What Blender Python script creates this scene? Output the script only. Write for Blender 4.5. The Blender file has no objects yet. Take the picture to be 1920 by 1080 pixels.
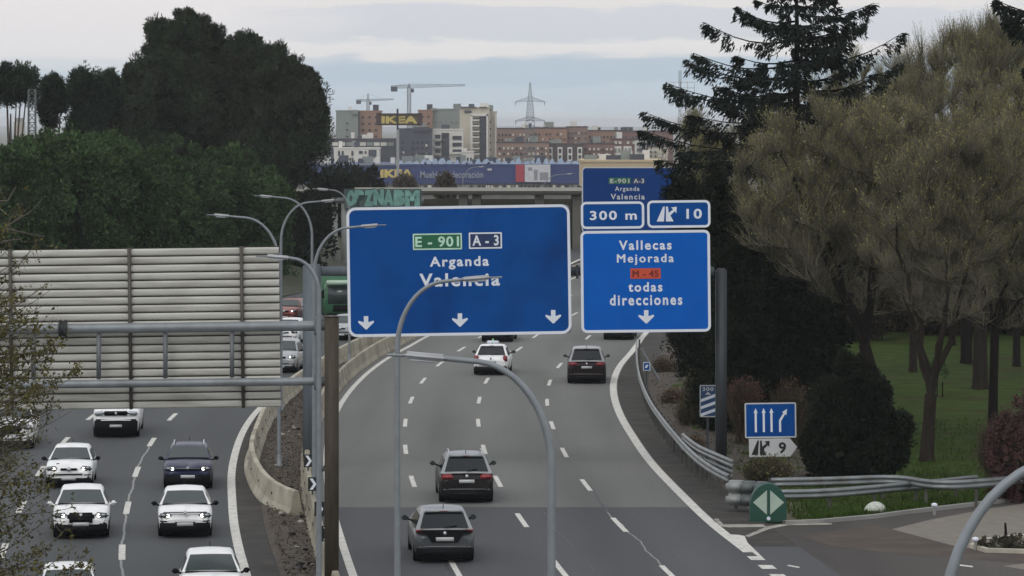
import bpy, bmesh, math, random
import numpy as np
from mathutils import Vector, Matrix
R = math.radians
S = bpy.context.scene
COL = S.collection
random.seed(7)

# ------------------------------------------------------------------ camera, sky, sun, exposure
F, H, YH = 6720.0, 12.7, 235.0           # focal length in photo pixels, camera height (m), horizon row in the photo
cam = bpy.data.objects.new('camera', bpy.data.cameras.new('camera'))
COL.objects.link(cam); S.camera = cam
cam.location = (0, 0, H); cam.rotation_euler = (R(90), 0, 0)
cam.data.sensor_width = 36; cam.data.lens = 36 * F / 1920
cam.data.shift_y = -(540 - YH) / 1920
cam.data.clip_start = 1; cam.data.clip_end = 40000

SUN_EL, SUN_AZ = R(46), R(205)           # azimuth measured clockwise from +Y
sun = bpy.data.objects.new('sun', bpy.data.lights.new('sun', 'SUN')); COL.objects.link(sun)
sun.data.energy = 0.6; sun.data.angle = R(25); sun.data.color = (1, .96, .9)
sd = Vector((math.sin(SUN_AZ) * math.cos(SUN_EL), math.cos(SUN_AZ) * math.cos(SUN_EL), math.sin(SUN_EL)))
sun.rotation_euler = sd.to_track_quat('Z', 'Y').to_euler(); sun.location = (0, 0, 80)

W = bpy.data.worlds.new('World'); S.world = W; W.use_nodes = True
def build_world():
    nt = W.node_tree; N = nt.nodes; L = nt.links; N.clear()
    out = N.new('ShaderNodeOutputWorld'); bg = N.new('ShaderNodeBackground'); bg.inputs[1].default_value = 0.1
    sky = N.new('ShaderNodeTexSky'); sky.sky_type = 'NISHITA'; sky.sun_disc = False
    sky.sun_elevation = SUN_EL; sky.sun_rotation = SUN_AZ
    tc = N.new('ShaderNodeTexCoord'); sep = N.new('ShaderNodeSeparateXYZ'); L.new(tc.outputs['Generated'], sep.inputs[0])
    def math_(op, a, b=None, clamp=False):
        n = N.new('ShaderNodeMath'); n.operation = op; n.use_clamp = clamp
        for i, v in enumerate((a, b)):
            if v is None: continue
            if isinstance(v, (int, float)): n.inputs[i].default_value = v
            else: L.new(v, n.inputs[i])
        return n.outputs[0]
    x, y, z = sep.outputs
    comb = N.new('ShaderNodeCombineXYZ')
    L.new(math_('MULTIPLY', x, 16), comb.inputs[0]); L.new(math_('MULTIPLY', y, 3), comb.inputs[1]); L.new(math_('MULTIPLY', z, 150), comb.inputs[2])
    no = N.new('ShaderNodeTexNoise'); no.inputs['Scale'].default_value = 1.0; no.inputs['Detail'].default_value = 6; no.inputs['Roughness'].default_value = .55
    L.new(comb.outputs[0], no.inputs['Vector'])
    comb2 = N.new('ShaderNodeCombineXYZ')
    L.new(math_('MULTIPLY', x, 60), comb2.inputs[0]); L.new(math_('MULTIPLY', y, 8), comb2.inputs[1]); L.new(math_('MULTIPLY', z, 330), comb2.inputs[2])
    no2 = N.new('ShaderNodeTexNoise'); no2.inputs['Scale'].default_value = 1.0; no2.inputs['Detail'].default_value = 5
    L.new(comb2.outputs[0], no2.inputs['Vector'])
    d1 = math_('MULTIPLY', math_('SUBTRACT', no.outputs[0], .5), .0085)
    d2 = math_('MULTIPLY', math_('SUBTRACT', no2.outputs[0], .5), .0040)
    e = math_('ADD', z, math_('ADD', d1, d2))
    # cloud decks by elevation (0..0.05 is what the photograph sees, the rest only lights the scene)
    def ramp(stops):
        r = N.new('ShaderNodeValToRGB'); cr = r.color_ramp
        while len(cr.elements) > 1: cr.elements.remove(cr.elements[-1])
        for i, (p, c) in enumerate(stops):
            el = cr.elements[0] if i == 0 else cr.elements.new(p)
            el.position = p; el.color = (*[lin(v) for v in c], 1)
        return r
    rA = ramp([(0, (216, 220, 224)), (.05, (204, 213, 221)), (.16, (190, 203, 215)), (.33, (187, 201, 213)), (.36, (178, 195, 210)), (.53, (180, 195, 209)), (.56, (196, 204, 213)),
               (.59, (220, 219, 221)), (.69, (224, 222, 223)), (.72, (203, 207, 214)), (.97, (205, 208, 216)), (1.0, (222, 219, 219))])
    rB = ramp([(0, (206, 214, 222)), (.30, (190, 203, 214)), (.44, (192, 204, 214)), (.58, (221, 220, 223)), (1.0, (227, 223, 225))])
    sc = math_('DIVIDE', e, .0335, True)
    L.new(sc, rA.inputs[0]); L.new(sc, rB.inputs[0])
    # the deck to the left is brighter and smoother
    left = N.new('ShaderNodeMapRange'); L.new(math_('ADD', x, math_('MULTIPLY', math_('SUBTRACT', no.outputs[0], .5), .06)), left.inputs[0])
    left.inputs[1].default_value = -.045; left.inputs[2].default_value = -.082; left.inputs[3].default_value = 0; left.inputs[4].default_value = 1
    mx = N.new('ShaderNodeMix'); mx.data_type = 'RGBA'; L.new(left.outputs[0], mx.inputs[0]); L.new(rA.outputs[0], mx.inputs[6]); L.new(rB.outputs[0], mx.inputs[7])
    # higher cloud cover
    no3 = N.new('ShaderNodeTexNoise'); no3.inputs['Scale'].default_value = 3.0; no3.inputs['Detail'].default_value = 5; L.new(tc.outputs['Generated'], no3.inputs['Vector'])
    hi = N.new('ShaderNodeValToRGB'); hi.color_ramp.elements[0].position = .35; hi.color_ramp.elements[0].color = (.62, .66, .74, 1)
    hi.color_ramp.elements[1].position = .65; hi.color_ramp.elements[1].color = (1.0, .98, .97, 1); L.new(no3.outputs[0], hi.inputs[0])
    up = N.new('ShaderNodeMapRange'); L.new(z, up.inputs[0]); up.inputs[1].default_value = .045; up.inputs[2].default_value = .2
    mx2 = N.new('ShaderNodeMix'); mx2.data_type = 'RGBA'; L.new(up.outputs[0], mx2.inputs[0]); L.new(mx.outputs[2], mx2.inputs[6]); L.new(hi.outputs[0], mx2.inputs[7])
    gain = N.new('ShaderNodeMix'); gain.data_type = 'RGBA'; gain.blend_type = 'MULTIPLY'; gain.inputs[0].default_value = 1
    L.new(mx2.outputs[2], gain.inputs[6]); gain.inputs[7].default_value = (10, 10, 10, 1); gain.clamp_result = False
    fin = N.new('ShaderNodeMix'); fin.data_type = 'RGBA'; fin.inputs[0].default_value = .93
    L.new(sky.outputs[0], fin.inputs[6]); L.new(gain.outputs[2], fin.inputs[7])
    L.new(fin.outputs[2], bg.inputs[0]); L.new(bg.outputs[0], out.inputs[0])
def lin(v):
    v = v / 255.0
    return v / 12.92 if v <= .04045 else ((v + .055) / 1.055) ** 2.4
build_world()
S.view_settings.view_transform = 'Standard'; S.view_settings.look = 'None'
S.view_settings.exposure = 0.12; S.view_settings.gamma = 1

# ------------------------------------------------------------------ helpers
def G(px, py, z=0.0):                     # a photo pixel on the level z
    d = F * (H - z) / (py - YH)
    return Vector(((px - 960) * d / F, d, z))
def P(px, py, d):                          # a photo pixel at distance d
    return Vector(((px - 960) * d / F, d, H - (py - YH) * d / F))
def tag(o, label=None, cat=None, group=None, kind=None):
    for k, v in (('label', label), ('category', cat), ('group', group), ('kind', kind)):
        if v: o[k] = v
    return o
def empty(name, loc, rz=0.0, rot=None):
    o = bpy.data.objects.new(name, None); COL.objects.link(o); o.location = loc
    o.rotation_euler = rot or (0, 0, rz); o.empty_display_size = .3
    return o
def thing(name, label, cat, loc, rz=0.0, group=None, rot=None):
    return tag(empty(name, loc, rz, rot), label, cat, group)
def link(name, me, parent=None):
    o = bpy.data.objects.new(name, me); COL.objects.link(o)
    if parent: o.parent = parent
    return o
def children(o): return [c for c in bpy.data.objects if c.parent == o]
def copy_tree(o, parent=None):
    c = o.copy(); COL.objects.link(c)
    if parent: c.parent = parent
    for ch in children(o): copy_tree(ch, c)
    return c

class MB:
    def __init__(s): s.v = []; s.f = []; s.sm = []
    def add(s, vs, fs, smooth=False):
        b = len(s.v); s.v += [tuple(v) for v in vs]; s.f += [tuple(i + b for i in f) for f in fs]; s.sm += [smooth] * len(fs)
    def box(s, c, size, rz=0.0, rot=None):
        hx, hy, hz = (v / 2 for v in size); M = rot or Matrix.Rotation(rz, 3, 'Z'); c = Vector(c)
        vs = [c + M @ Vector((sx * hx, sy * hy, sz * hz)) for sx in (-1, 1) for sy in (-1, 1) for sz in (-1, 1)]
        s.add(vs, [(0, 1, 3, 2), (4, 6, 7, 5), (0, 4, 5, 1), (2, 3, 7, 6), (0, 2, 6, 4), (1, 5, 7, 3)])
    def rbox(s, c, size, r=.03, rot=None, seg=2):     # rounded box
        bm = bmesh.new(); bmesh.ops.create_cube(bm, size=1)
        bmesh.ops.scale(bm, vec=size, verts=bm.verts)
        bmesh.ops.bevel(bm, geom=bm.edges[:], offset=min(r, min(size) * .49), segments=seg, affect='EDGES')
        M = rot or Matrix.Identity(3); c = Vector(c)
        bm.verts.index_update()
        s.add([c + M @ v.co for v in bm.verts], [[v.index for v in f.verts] for f in bm.faces], True); bm.free()
    def tube(s, pts, rad, n=8, cap=True):
        pts = [Vector(p) for p in pts]; m = len(pts)
        rad = list(rad) if hasattr(rad, '__len__') else [rad] * m
        t0 = (pts[1] - pts[0]).normalized(); u = t0.orthogonal().normalized(); vs = []
        for i, p in enumerate(pts):
            t = (pts[min(i + 1, m - 1)] - pts[max(i - 1, 0)]).normalized()
            u = (u - t * u.dot(t)).normalized(); w = t.cross(u)
            for k in range(n):
                a = 2 * math.pi * k / n; vs.append(p + (u * math.cos(a) + w * math.sin(a)) * rad[i])
        fs = [(i * n + k, i * n + (k + 1) % n, (i + 1) * n + (k + 1) % n, (i + 1) * n + k) for i in range(m - 1) for k in range(n)]
        s.add(vs, fs, True)
        if cap:
            s.add(vs[:n], [tuple(range(n))[::-1]]); s.add(vs[-n:], [tuple(range(n))])
    def lathe(s, c, axis, prof, n=20):                  # prof: (along, radius)
        a = Vector(axis).normalized(); u = a.orthogonal().normalized(); w = a.cross(u); c = Vector(c); vs = []
        for h, r in prof:
            for k in range(n):
                t = 2 * math.pi * k / n; vs.append(c + a * h + (u * math.cos(t) + w * math.sin(t)) * r)
        fs = [(i * n + k, i * n + (k + 1) % n, (i + 1) * n + (k + 1) % n, (i + 1) * n + k) for i in range(len(prof) - 1) for k in range(n)]
        s.add(vs, fs, True)
        s.add(vs[:n], [tuple(range(n))[::-1]]); s.add(vs[-n:], [tuple(range(n))])
    def prism(s, outline, y0, y1):                       # outline in (x, z), thickness along y
        n = len(outline); vs = [(x, y0, z) for x, z in outline] + [(x, y1, z) for x, z in outline]
        s.add(vs, [tuple(range(n)), tuple(range(2 * n - 1, n - 1, -1))] + [(i, i + n, (i + 1) % n + n, (i + 1) % n) for i in range(n)])
    def ring(s, outer, inner, y0, y1):
        n = len(outer)
        vs = [(x, y0, z) for x, z in outer] + [(x, y0, z) for x, z in inner] + [(x, y1, z) for x, z in outer] + [(x, y1, z) for x, z in inner]
        fs = []
        for i in range(n):
            j = (i + 1) % n
            fs += [(i, j, j + n, i + n), (i, i + 2 * n, j + 2 * n, j), (i + n, j + n, j + 3 * n, i + 3 * n), (i + 2 * n, i + 3 * n, j + 3 * n, j + 2 * n)]
        s.add(vs, fs)
    def grid(s, rows, smooth=False):                     # rows of equal length
        m = len(rows[0]); vs = [p for r in rows for p in r]
        s.add(vs, [(i * m + k, i * m + k + 1, (i + 1) * m + k + 1, (i + 1) * m + k) for i in range(len(rows) - 1) for k in range(m - 1)], smooth)
    def build(s, name, mat, parent=None, fix=True, sharp=None):
        me = bpy.data.meshes.new(name); me.from_pydata(s.v, [], s.f)
        me.polygons.foreach_set('use_smooth', s.sm)
        if fix:
            bm = bmesh.new(); bm.from_mesh(me); bmesh.ops.recalc_face_normals(bm, faces=bm.faces); bm.to_mesh(me); bm.free()
        if sharp: me.set_sharp_from_angle(angle=R(sharp))
        for m in (mat if isinstance(mat, (list, tuple)) else [mat]): me.materials.append(m)
        return link(name, me, parent)

def np_mesh(name, V, Q, mat, smooth=False):              # V (n,3), Q (m,4) or (m,3)
    me = bpy.data.meshes.new(name); k = Q.shape[1]
    me.vertices.add(len(V)); me.vertices.foreach_set('co', np.ascontiguousarray(V, dtype=np.float32).ravel())
    me.loops.add(Q.size); me.loops.foreach_set('vertex_index', np.ascontiguousarray(Q, dtype=np.int32).ravel())
    me.polygons.add(len(Q)); me.polygons.foreach_set('loop_start', np.arange(0, Q.size, k, dtype=np.int32))
    me.update(calc_edges=True); me.validate()
    if smooth: me.polygons.foreach_set('use_smooth', np.ones(len(Q), dtype=bool))
    me.materials.append(mat); return me

MATS = {}
def mat(name, rgb, rough=.6, metal=0.0, var=.12, scale=2.0, detail=4, coat=0.0, spec=.5, emit=None, stretch=None, island=0.0, bump=0.0, srgb=True, trans=0.0, dirt=None):
    if name in MATS: return MATS[name]
    m = bpy.data.materials.new(name); m.use_nodes = True; nt = m.node_tree; N = nt.nodes; L = nt.links
    b = N['Principled BSDF']; c = [lin(v) for v in rgb] if srgb else list(rgb)
    b.inputs['Roughness'].default_value = rough; b.inputs['Metallic'].default_value = metal
    b.inputs['Coat Weight'].default_value = coat; b.inputs['Specular IOR Level'].default_value = spec
    if trans: b.inputs['Subsurface Weight'].default_value = 0
    if emit:
        b.inputs['Emission Color'].default_value = (*emit[0], 1); b.inputs['Emission Strength'].default_value = emit[1]
    tc = N.new('ShaderNodeTexCoord'); no = N.new('ShaderNodeTexNoise'); no.inputs['Scale'].default_value = scale; no.inputs['Detail'].default_value = detail
    src = tc.outputs['Object']
    if stretch:
        mp = N.new('ShaderNodeMapping'); mp.inputs['Scale'].default_value = stretch; L.new(src, mp.inputs[0]); src = mp.outputs[0]
    L.new(src, no.inputs['Vector'])
    rp = N.new('ShaderNodeValToRGB'); rp.color_ramp.elements[0].position = .3; rp.color_ramp.elements[1].position = .7
    rp.color_ramp.elements[0].color = (*[v * (1 - var) for v in c], 1); rp.color_ramp.elements[1].color = (*[min(1, v * (1 + var)) for v in c], 1)
    L.new(no.outputs['Fac'], rp.inputs[0]); last = rp.outputs[0]
    if dirt:
        n2 = N.new('ShaderNodeTexNoise'); n2.inputs['Scale'].default_value = dirt[1]; n2.inputs['Detail'].default_value = 6
        mp = N.new('ShaderNodeMapping'); mp.inputs['Scale'].default_value = dirt[3] if len(dirt) > 3 else (1, 1, 1); L.new(tc.outputs['Object'], mp.inputs[0]); L.new(mp.outputs[0], n2.inputs['Vector'])
        mr = N.new('ShaderNodeMapRange'); mr.inputs[1].default_value = .48; mr.inputs[2].default_value = .72; mr.inputs[4].default_value = dirt[2]; L.new(n2.outputs[0], mr.inputs[0])
        mx = N.new('ShaderNodeMix'); mx.data_type = 'RGBA'; L.new(mr.outputs[0], mx.inputs[0]); L.new(last, mx.inputs[6]); mx.inputs[7].default_value = (*[lin(v) for v in dirt[0]], 1); last = mx.outputs[2]
    if island:
        ge = N.new('ShaderNodeNewGeometry'); mr = N.new('ShaderNodeMapRange'); mr.inputs[3].default_value = 1 - island; mr.inputs[4].default_value = 1 + island
        L.new(ge.outputs['Random Per Island'], mr.inputs[0]); vm = N.new('ShaderNodeVectorMath'); vm.operation = 'SCALE'; L.new(last, vm.inputs[0]); L.new(mr.outputs[0], vm.inputs['Scale']); last = vm.outputs[0]
    L.new(last, b.inputs['Base Color'])
    if bump:
        bp = N.new('ShaderNodeBump'); bp.inputs['Strength'].default_value = bump; bp.inputs['Distance'].default_value = .02
        L.new(no.outputs['Fac'], bp.inputs['Height']); L.new(bp.outputs[0], b.inputs['Normal'])
    MATS[name] = m; return m

M_galv = mat('galvanised_steel', (134, 140, 144), .5, .35, .15, 3, dirt=((90, 88, 82), 1.5, .5))
M_lamp = mat('lamp_steel', (132, 138, 142), .5, .3, .12, 3)
M_post = mat('dark_grey_steel', (66, 71, 75), .6, .2, .15, 1.5, stretch=(4, 4, .5))
M_col = mat('blue_grey_column', (98, 108, 114), .6, .1, .15, 1.5, stretch=(5, 5, .4))
M_brown = mat('brown_painted_post', (68, 60, 47), .7, 0, .22, 2, stretch=(6, 6, .5), dirt=((50, 43, 34), 3, .6, (3, 3, .6)))
M_white = mat('white_reflective', (226, 232, 240), .5, 0, .04)
M_grey = mat('grey_reflective', (196, 198, 198), .5, 0, .06)
M_black = mat('black_plastic', (16, 17, 19), .6, 0, .1, spec=.12)
M_blk = mat('black_paint', (20, 21, 23), .6, 0, .1)
M_slat = mat('aluminium_slat', (193, 192, 184), .55, .15, .12, .9, stretch=(.5, 1, 6), dirt=((130, 126, 114), 1.2, .6, (.5, 1, 4)))
M_conc = mat('concrete', (170, 164, 146), .85, 0, .18, 1.2, bump=.3, dirt=((105, 98, 84), .7, .7))
M_concg = mat('grey_concrete', (140, 140, 136), .85, 0, .15, .6, dirt=((95, 93, 88), .4, .6))
M_bark = mat('dark_bark', (36, 32, 29), .95, 0, .3, 3, spec=.05, stretch=(3, 3, .6), bump=.6)
M_bark2 = mat('grey_bark', (48, 43, 38), .95, 0, .3, 3, spec=.05, stretch=(3, 3, .6), bump=.6)
M_barkp = mat('pale_bark', (92, 86, 80), .95, 0, .3, 3, spec=.05, stretch=(3, 3, .6), bump=.6)

# ------------------------------------------------------------------ road curves: X as a function of distance
def hermite(pts):
    pts = sorted(pts); d = np.array([p[0] for p in pts]); x = np.array([p[1] for p in pts])
    s = np.diff(x) / np.diff(d); t = np.empty_like(x); t[1:-1] = (s[:-1] * np.diff(d)[1:] + s[1:] * np.diff(d)[:-1]) / (d[2:] - d[:-2]); t[0] = s[0]; t[-1] = s[-1]
    def f(q):
        q = np.asarray(q, float); i = np.clip(np.searchsorted(d, q) - 1, 0, len(d) - 2); h = d[i + 1] - d[i]; u = (q - d[i]) / h
        r = (2*u**3-3*u**2+1)*x[i] + (u**3-2*u**2+u)*h*t[i] + (-2*u**3+3*u**2)*x[i+1] + (u**3-u**2)*h*t[i+1]
        r = np.where(q < d[0], x[0] + (q - d[0]) * t[0], r); return np.where(q > d[-1], x[-1] + (q - d[-1]) * t[-1], r)
    return f
def smooth(f, w=4.0):
    ks = np.linspace(-1, 1, 9); wt = np.exp(-ks**2 * 2); wt /= wt.sum()
    return lambda q: sum(f(np.asarray(q, float) + k * w) * a for k, a in zip(ks, wt))
def pxs(l): return [(G(x, y).y, G(x, y).x) for x, y in l]
near = [(30, 7.0), (40, 4.4), (52, 1.6), (65, -.4), (78, -2.0), (90, -3.45)]
cM = smooth(hermite(pxs([(1075, 522), (960, 568), (870, 603), (797, 633), (767, 650), (735, 667), (700, 691), (660, 729), (635, 765), (618, 810), (612, 860), (614, 905), (622, 950), (638, 1007), (662, 1080)]) + near + [(330, 9.2), (370, 14)]))
cR = smooth(hermite(pxs([(1338, 530), (1270, 572), (1237, 600), (1208, 628), (1187, 657), (1160, 690), (1150, 720), (1152, 747), (1165, 783), (1187, 820), (1220, 867), (1270, 920), (1346, 992), (1419, 1048), (1458, 1080)]) + [(d, x + 12.1) for d, x in near] + [(330, 21.5), (370, 26)]))
cE = smooth(hermite(pxs([(1000, 538), (850, 588), (760, 617), (680, 648), (620, 676), (580, 700), (545, 722), (515, 742), (485, 768), (456, 809), (441, 850), (434, 888), (435, 935), (439, 985), (450, 1039), (462, 1080)]) + [(d, x - 3.05) for d, x in near] + [(330, 5.5), (370, 10)]))
def cL(k): return lambda q: cM(q) + (cR(q) - cM(q)) * k / 4
def off(f, o): return lambda q: f(q) + o * np.sqrt(1 + ((f(np.asarray(q, float) + 1) - f(np.asarray(q, float) - 1)) / 2) ** 2)
def tangent(f, d): return math.atan2(-(float(f(d + 1)) - float(f(d - 1))), 2.0)   # yaw that turns +Y along the curve

def sheet(name, fl, fr, d0, d1, z, m, n=6, step=2.0, label=None):
    ds = np.arange(d0, d1 + .01, step); a = fl(ds); b = fr(ds); rows = []
    for i, d in enumerate(ds): rows.append([(a[i] + (b[i] - a[i]) * k / n, d, z) for k in range(n + 1)])
    mb = MB(); mb.grid(rows); o = mb.build(name, m, fix=False)
    me = o.data; uv = me.uv_layers.new(name='lane')
    xs = np.empty(len(me.vertices) * 3); me.vertices.foreach_get('co', xs); xs = xs.reshape(-1, 3)
    li = np.empty(len(me.loops), dtype=np.int32); me.loops.foreach_get('vertex_index', li)
    u = (np.arange(len(me.vertices)) % (n + 1)) / n
    uvs = np.stack([u[li], xs[li, 1]], 1); uv.data.foreach_set('uv', uvs.ravel())
    return tag(o, kind='structure')

def asphalt(name, base, lanes, near_dark=None, patch=.12):
    m = bpy.data.materials.new(name); m.use_nodes = True; nt = m.node_tree; N = nt.nodes; L = nt.links; b = N['Principled BSDF']
    b.inputs['Roughness'].default_value = .82; b.inputs['Specular IOR Level'].default_value = .35
    tc = N.new('ShaderNodeTexCoord')
    def noise(scale, stretch, det=5):
        mp = N.new('ShaderNodeMapping'); mp.inputs['Scale'].default_value = stretch; L.new(tc.outputs['Object'], mp.inputs[0])
        n = N.new('ShaderNodeTexNoise'); n.inputs['Scale'].default_value = scale; n.inputs['Detail'].default_value = det; L.new(mp.outputs[0], n.inputs['Vector']); return n.outputs[0]
    def mr(v, a, b_, c, d):
        n = N.new('ShaderNodeMapRange'); L.new(v, n.inputs[0])
        for i, q in enumerate((a, b_, c, d)): n.inputs[i + 1].default_value = q
        return n.outputs[0]
    def mul(a, b_):
        n = N.new('ShaderNodeMath'); n.operation = 'MULTIPLY'; L.new(a, n.inputs[0])
        if isinstance(b_, float): n.inputs[1].default_value = b_
        else: L.new(b_, n.inputs[1])
        return n.outputs[0]
    v = mr(noise(.25, (1, .12, 1)), .3, .7, 1 - patch, 1 + patch)
    v = mul(v, mr(noise(9, (1, .5, 1), 8), .3, .7, .9, 1.1))
    v = mul(v, mr(noise(60, (1, 1, 1), 2), .25, .75, .88, 1.12))
    # wheel tracks and oil streaks along each lane
    uv = N.new('ShaderNodeUVMap'); uv.uv_map = 'lane'; sp = N.new('ShaderNodeSeparateXYZ'); L.new(uv.outputs[0], sp.inputs[0])
    w = N.new('ShaderNodeMath'); w.operation = 'SINE'; k = N.new('ShaderNodeMath'); k.operation = 'MULTIPLY_ADD'; L.new(sp.outputs[0], k.inputs[0]); k.inputs[1].default_value = lanes * 2 * math.pi; k.inputs[2].default_value = -1.57
    L.new(k.outputs[0], w.inputs[0])
    st = mul(mr(w.outputs[0], -1, 1, 0, 1), mr(noise(.5, (1, .05, 1)), .32, .68, .03, .30))
    one = N.new('ShaderNodeMath'); one.operation = 'SUBTRACT'; one.inputs[0].default_value = 1; L.new(st, one.inputs[1]); v = mul(v, one.outputs[0])
    col = N.new('ShaderNodeRGB'); col.outputs[0].default_value = (*[lin(q) for q in base], 1); c = col.outputs[0]
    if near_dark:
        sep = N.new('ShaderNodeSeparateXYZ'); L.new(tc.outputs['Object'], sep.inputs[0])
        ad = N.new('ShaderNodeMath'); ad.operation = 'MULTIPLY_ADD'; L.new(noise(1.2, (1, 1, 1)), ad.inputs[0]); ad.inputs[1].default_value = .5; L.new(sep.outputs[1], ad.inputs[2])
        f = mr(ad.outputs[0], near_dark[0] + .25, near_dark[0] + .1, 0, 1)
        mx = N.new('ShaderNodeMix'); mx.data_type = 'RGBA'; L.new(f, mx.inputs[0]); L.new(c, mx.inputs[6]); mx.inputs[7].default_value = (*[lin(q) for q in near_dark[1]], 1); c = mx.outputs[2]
    vm = N.new('ShaderNodeVectorMath'); vm.operation = 'SCALE'; L.new(c, vm.inputs[0]); L.new(v, vm.inputs['Scale']); L.new(vm.outputs[0], b.inputs['Base Color'])
    return m
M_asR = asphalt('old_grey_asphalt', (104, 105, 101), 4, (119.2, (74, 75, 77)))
M_asL = asphalt('dark_asphalt', (71, 74, 75), 4)
M_asX = asphalt('ramp_asphalt', (70, 66, 62), 0, patch=.35)
M_paint = mat('road_paint', (206, 204, 196), .7, 0, .08, 3, dirt=((120, 120, 116), 5, .55))
M_crack = mat('crack_sealant', (128, 128, 126), .6, 0, .15, 3)
M_soil = mat('leaf_litter_soil', (70, 63, 55), .95, 0, .45, 2.2, 8, bump=.8, dirt=((78, 68, 56), 6, .5))
M_lawn = mat('lawn_grass', (52, 68, 27), .95, 0, .35, .8, 8, bump=.5, spec=.05, dirt=((54, 48, 28), .25, .8))
M_dry = mat('open_ground', (78, 74, 56), .95, 0, .3, .05, 8)

# ground: one sheet to the horizon, dropping away beyond the overpass
def gz(x, d):
    t = min(1, max(0, (d - 420) / 600)); z = -.05 - 10 * t * t * (3 - 2 * t)
    return z
mb = MB(); rows = []
for d in list(range(10, 420, 20)) + list(range(420, 1100, 40)) + [1300, 1700, 2400, 4000, 8000, 16000]:
    rows.append([(x, d, gz(x, d)) for x in (-9000, -2500, -800, -300, -120, -60, -30, -10, 10, 30, 60, 120, 300, 800, 2500, 9000)])
mb.grid(rows); tag(mb.build('ground', M_dry, fix=False), kind='structure')
# rolling hills on the skyline
mb = MB(); rng = random.Random(3); a = []; b = []
for k in range(60):
    x = -4000 + k * 140; hgt = 14 + 6 * math.sin(k * .5) + rng.random() * 3 + (8 if k > 34 else 0)
    a.append((x, 14000, -12)); b.append((x, 14500, hgt * .35 + 2))
c2 = [(x, 15500, -12) for x, y, z in b]
mb.grid([a, b, c2]); tag(mb.build('hills', mat('hazy_hill', (105, 112, 108), 1, 0, .2, .002), fix=False), kind='structure')

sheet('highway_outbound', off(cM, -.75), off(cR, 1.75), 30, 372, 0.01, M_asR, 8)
sheet('highway_inbound', off(cE, -16.2), off(cE, 1.0), 30, 372, 0.01, M_asL, 8)
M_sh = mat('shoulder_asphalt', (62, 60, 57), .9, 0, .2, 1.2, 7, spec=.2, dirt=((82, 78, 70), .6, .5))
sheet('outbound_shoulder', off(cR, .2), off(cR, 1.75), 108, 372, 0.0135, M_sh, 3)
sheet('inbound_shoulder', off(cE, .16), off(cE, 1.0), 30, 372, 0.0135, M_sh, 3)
def med_l(d): return off(cE, .95)(d)
def med_r(d): return off(cM, -.7)(d)
def soil_strip():
    ds = np.arange(30, 372, .6); a = med_l(ds); b = med_r(ds); rng = np.random.default_rng(5); rows = []
    for i, d in enumerate(ds):
        rows.append([(a[i] + (b[i] - a[i]) * k / 8, d, .03 + (0 if k in (0, 8) else .13 * abs(math.sin(i * .31 + k)) * rng.random() + .05)) for k in range(9)])
    mb = MB(); mb.grid(rows, True); tag(mb.build('median_soil', M_soil, fix=False), kind='structure')
soil_strip()
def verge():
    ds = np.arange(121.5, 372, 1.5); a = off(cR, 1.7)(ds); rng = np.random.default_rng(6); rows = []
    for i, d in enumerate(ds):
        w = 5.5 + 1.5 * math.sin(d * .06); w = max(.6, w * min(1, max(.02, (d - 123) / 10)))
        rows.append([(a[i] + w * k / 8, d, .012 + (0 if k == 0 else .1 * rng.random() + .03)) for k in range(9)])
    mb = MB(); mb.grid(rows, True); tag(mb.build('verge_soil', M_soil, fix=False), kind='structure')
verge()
ramp_top = [(1300, 958), (1345, 982), (1440, 984), (1560, 977), (1700, 962), (1800, 950), (1920, 936), (2100, 915), (2400, 885)]
def lawn():
    mb = MB(); rng = random.Random(4); rows = []
    ex = [G(x, y).x for x, y in ramp_top]; ed = [G(x, y).y for x, y in ramp_top]
    for j in range(90):
        t = .25 + (j / 89) ** 1.8 * 300; row = []
        for k in range(70):
            x = 7.0 + 115 * (k / 69) ** 1.7; d = float(np.interp(x, ex, ed)) + t
            edge = float(off(cR, 2.6)(d)); z = .10 * rng.random() + .03
            if j == 0: z = -.05
            if x < edge or (x < 9.4 and d < 121): z = -.35
            row.append((x, d, z))
        rows.append(row)
    mb.grid(rows, True); tag(mb.build('lawn', M_lawn, fix=False), kind='structure')
lawn()
# leftover bank below the pines
mb = MB(); rows = []; rng = random.Random(8)
for d in range(60, 420, 6):
    x0 = float(off(cE, -16.2)(d)); rows.append([(x0 - w, d, h + rng.random() * .15) for w, h in ((0, .0), (2, .1), (6, 1.2), (12, 3), (20, 3.6), (45, 4), (110, 4.4))])
mb.grid(rows, True); tag(mb.build('bank', mat('bank_grass', (52, 56, 36), .95, 0, .35, .6, 8), fix=False), kind='structure')

# ---- painted markings
def stripe(mb, f, d0, d1, w, z=.016, step=1.0):
    n = max(1, int(math.ceil((d1 - d0) / step))); ds = np.linspace(d0, d1, n + 1); x = f(ds)
    mb.grid([[(x[i] - w / 2, ds[i], z), (x[i] + w / 2, ds[i], z)] for i in range(n + 1)])
mb = MB()
stripe(mb, cM, 30, 370, .24); stripe(mb, cR, 106.5, 370, .33)
for k, c0 in ((1, 152.9), (2, 152.9), (3, 151.6)):
    for i in range(-9, 16):
        c = c0 + 12.58 * i; stripe(mb, cL(k), c - 2.0, c + 2.0, .17)
for i in range(6):                                   # short blocks of the exit lane line
    stripe(mb, cR, 104.6 - i * 2.1, 105.5 - i * 2.1, .42)
def poly(mb, pts, z=.017): mb.add([Vector((G(x, y).x, G(x, y).y, z)) for x, y in pts], [tuple(range(len(pts)))])
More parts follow.
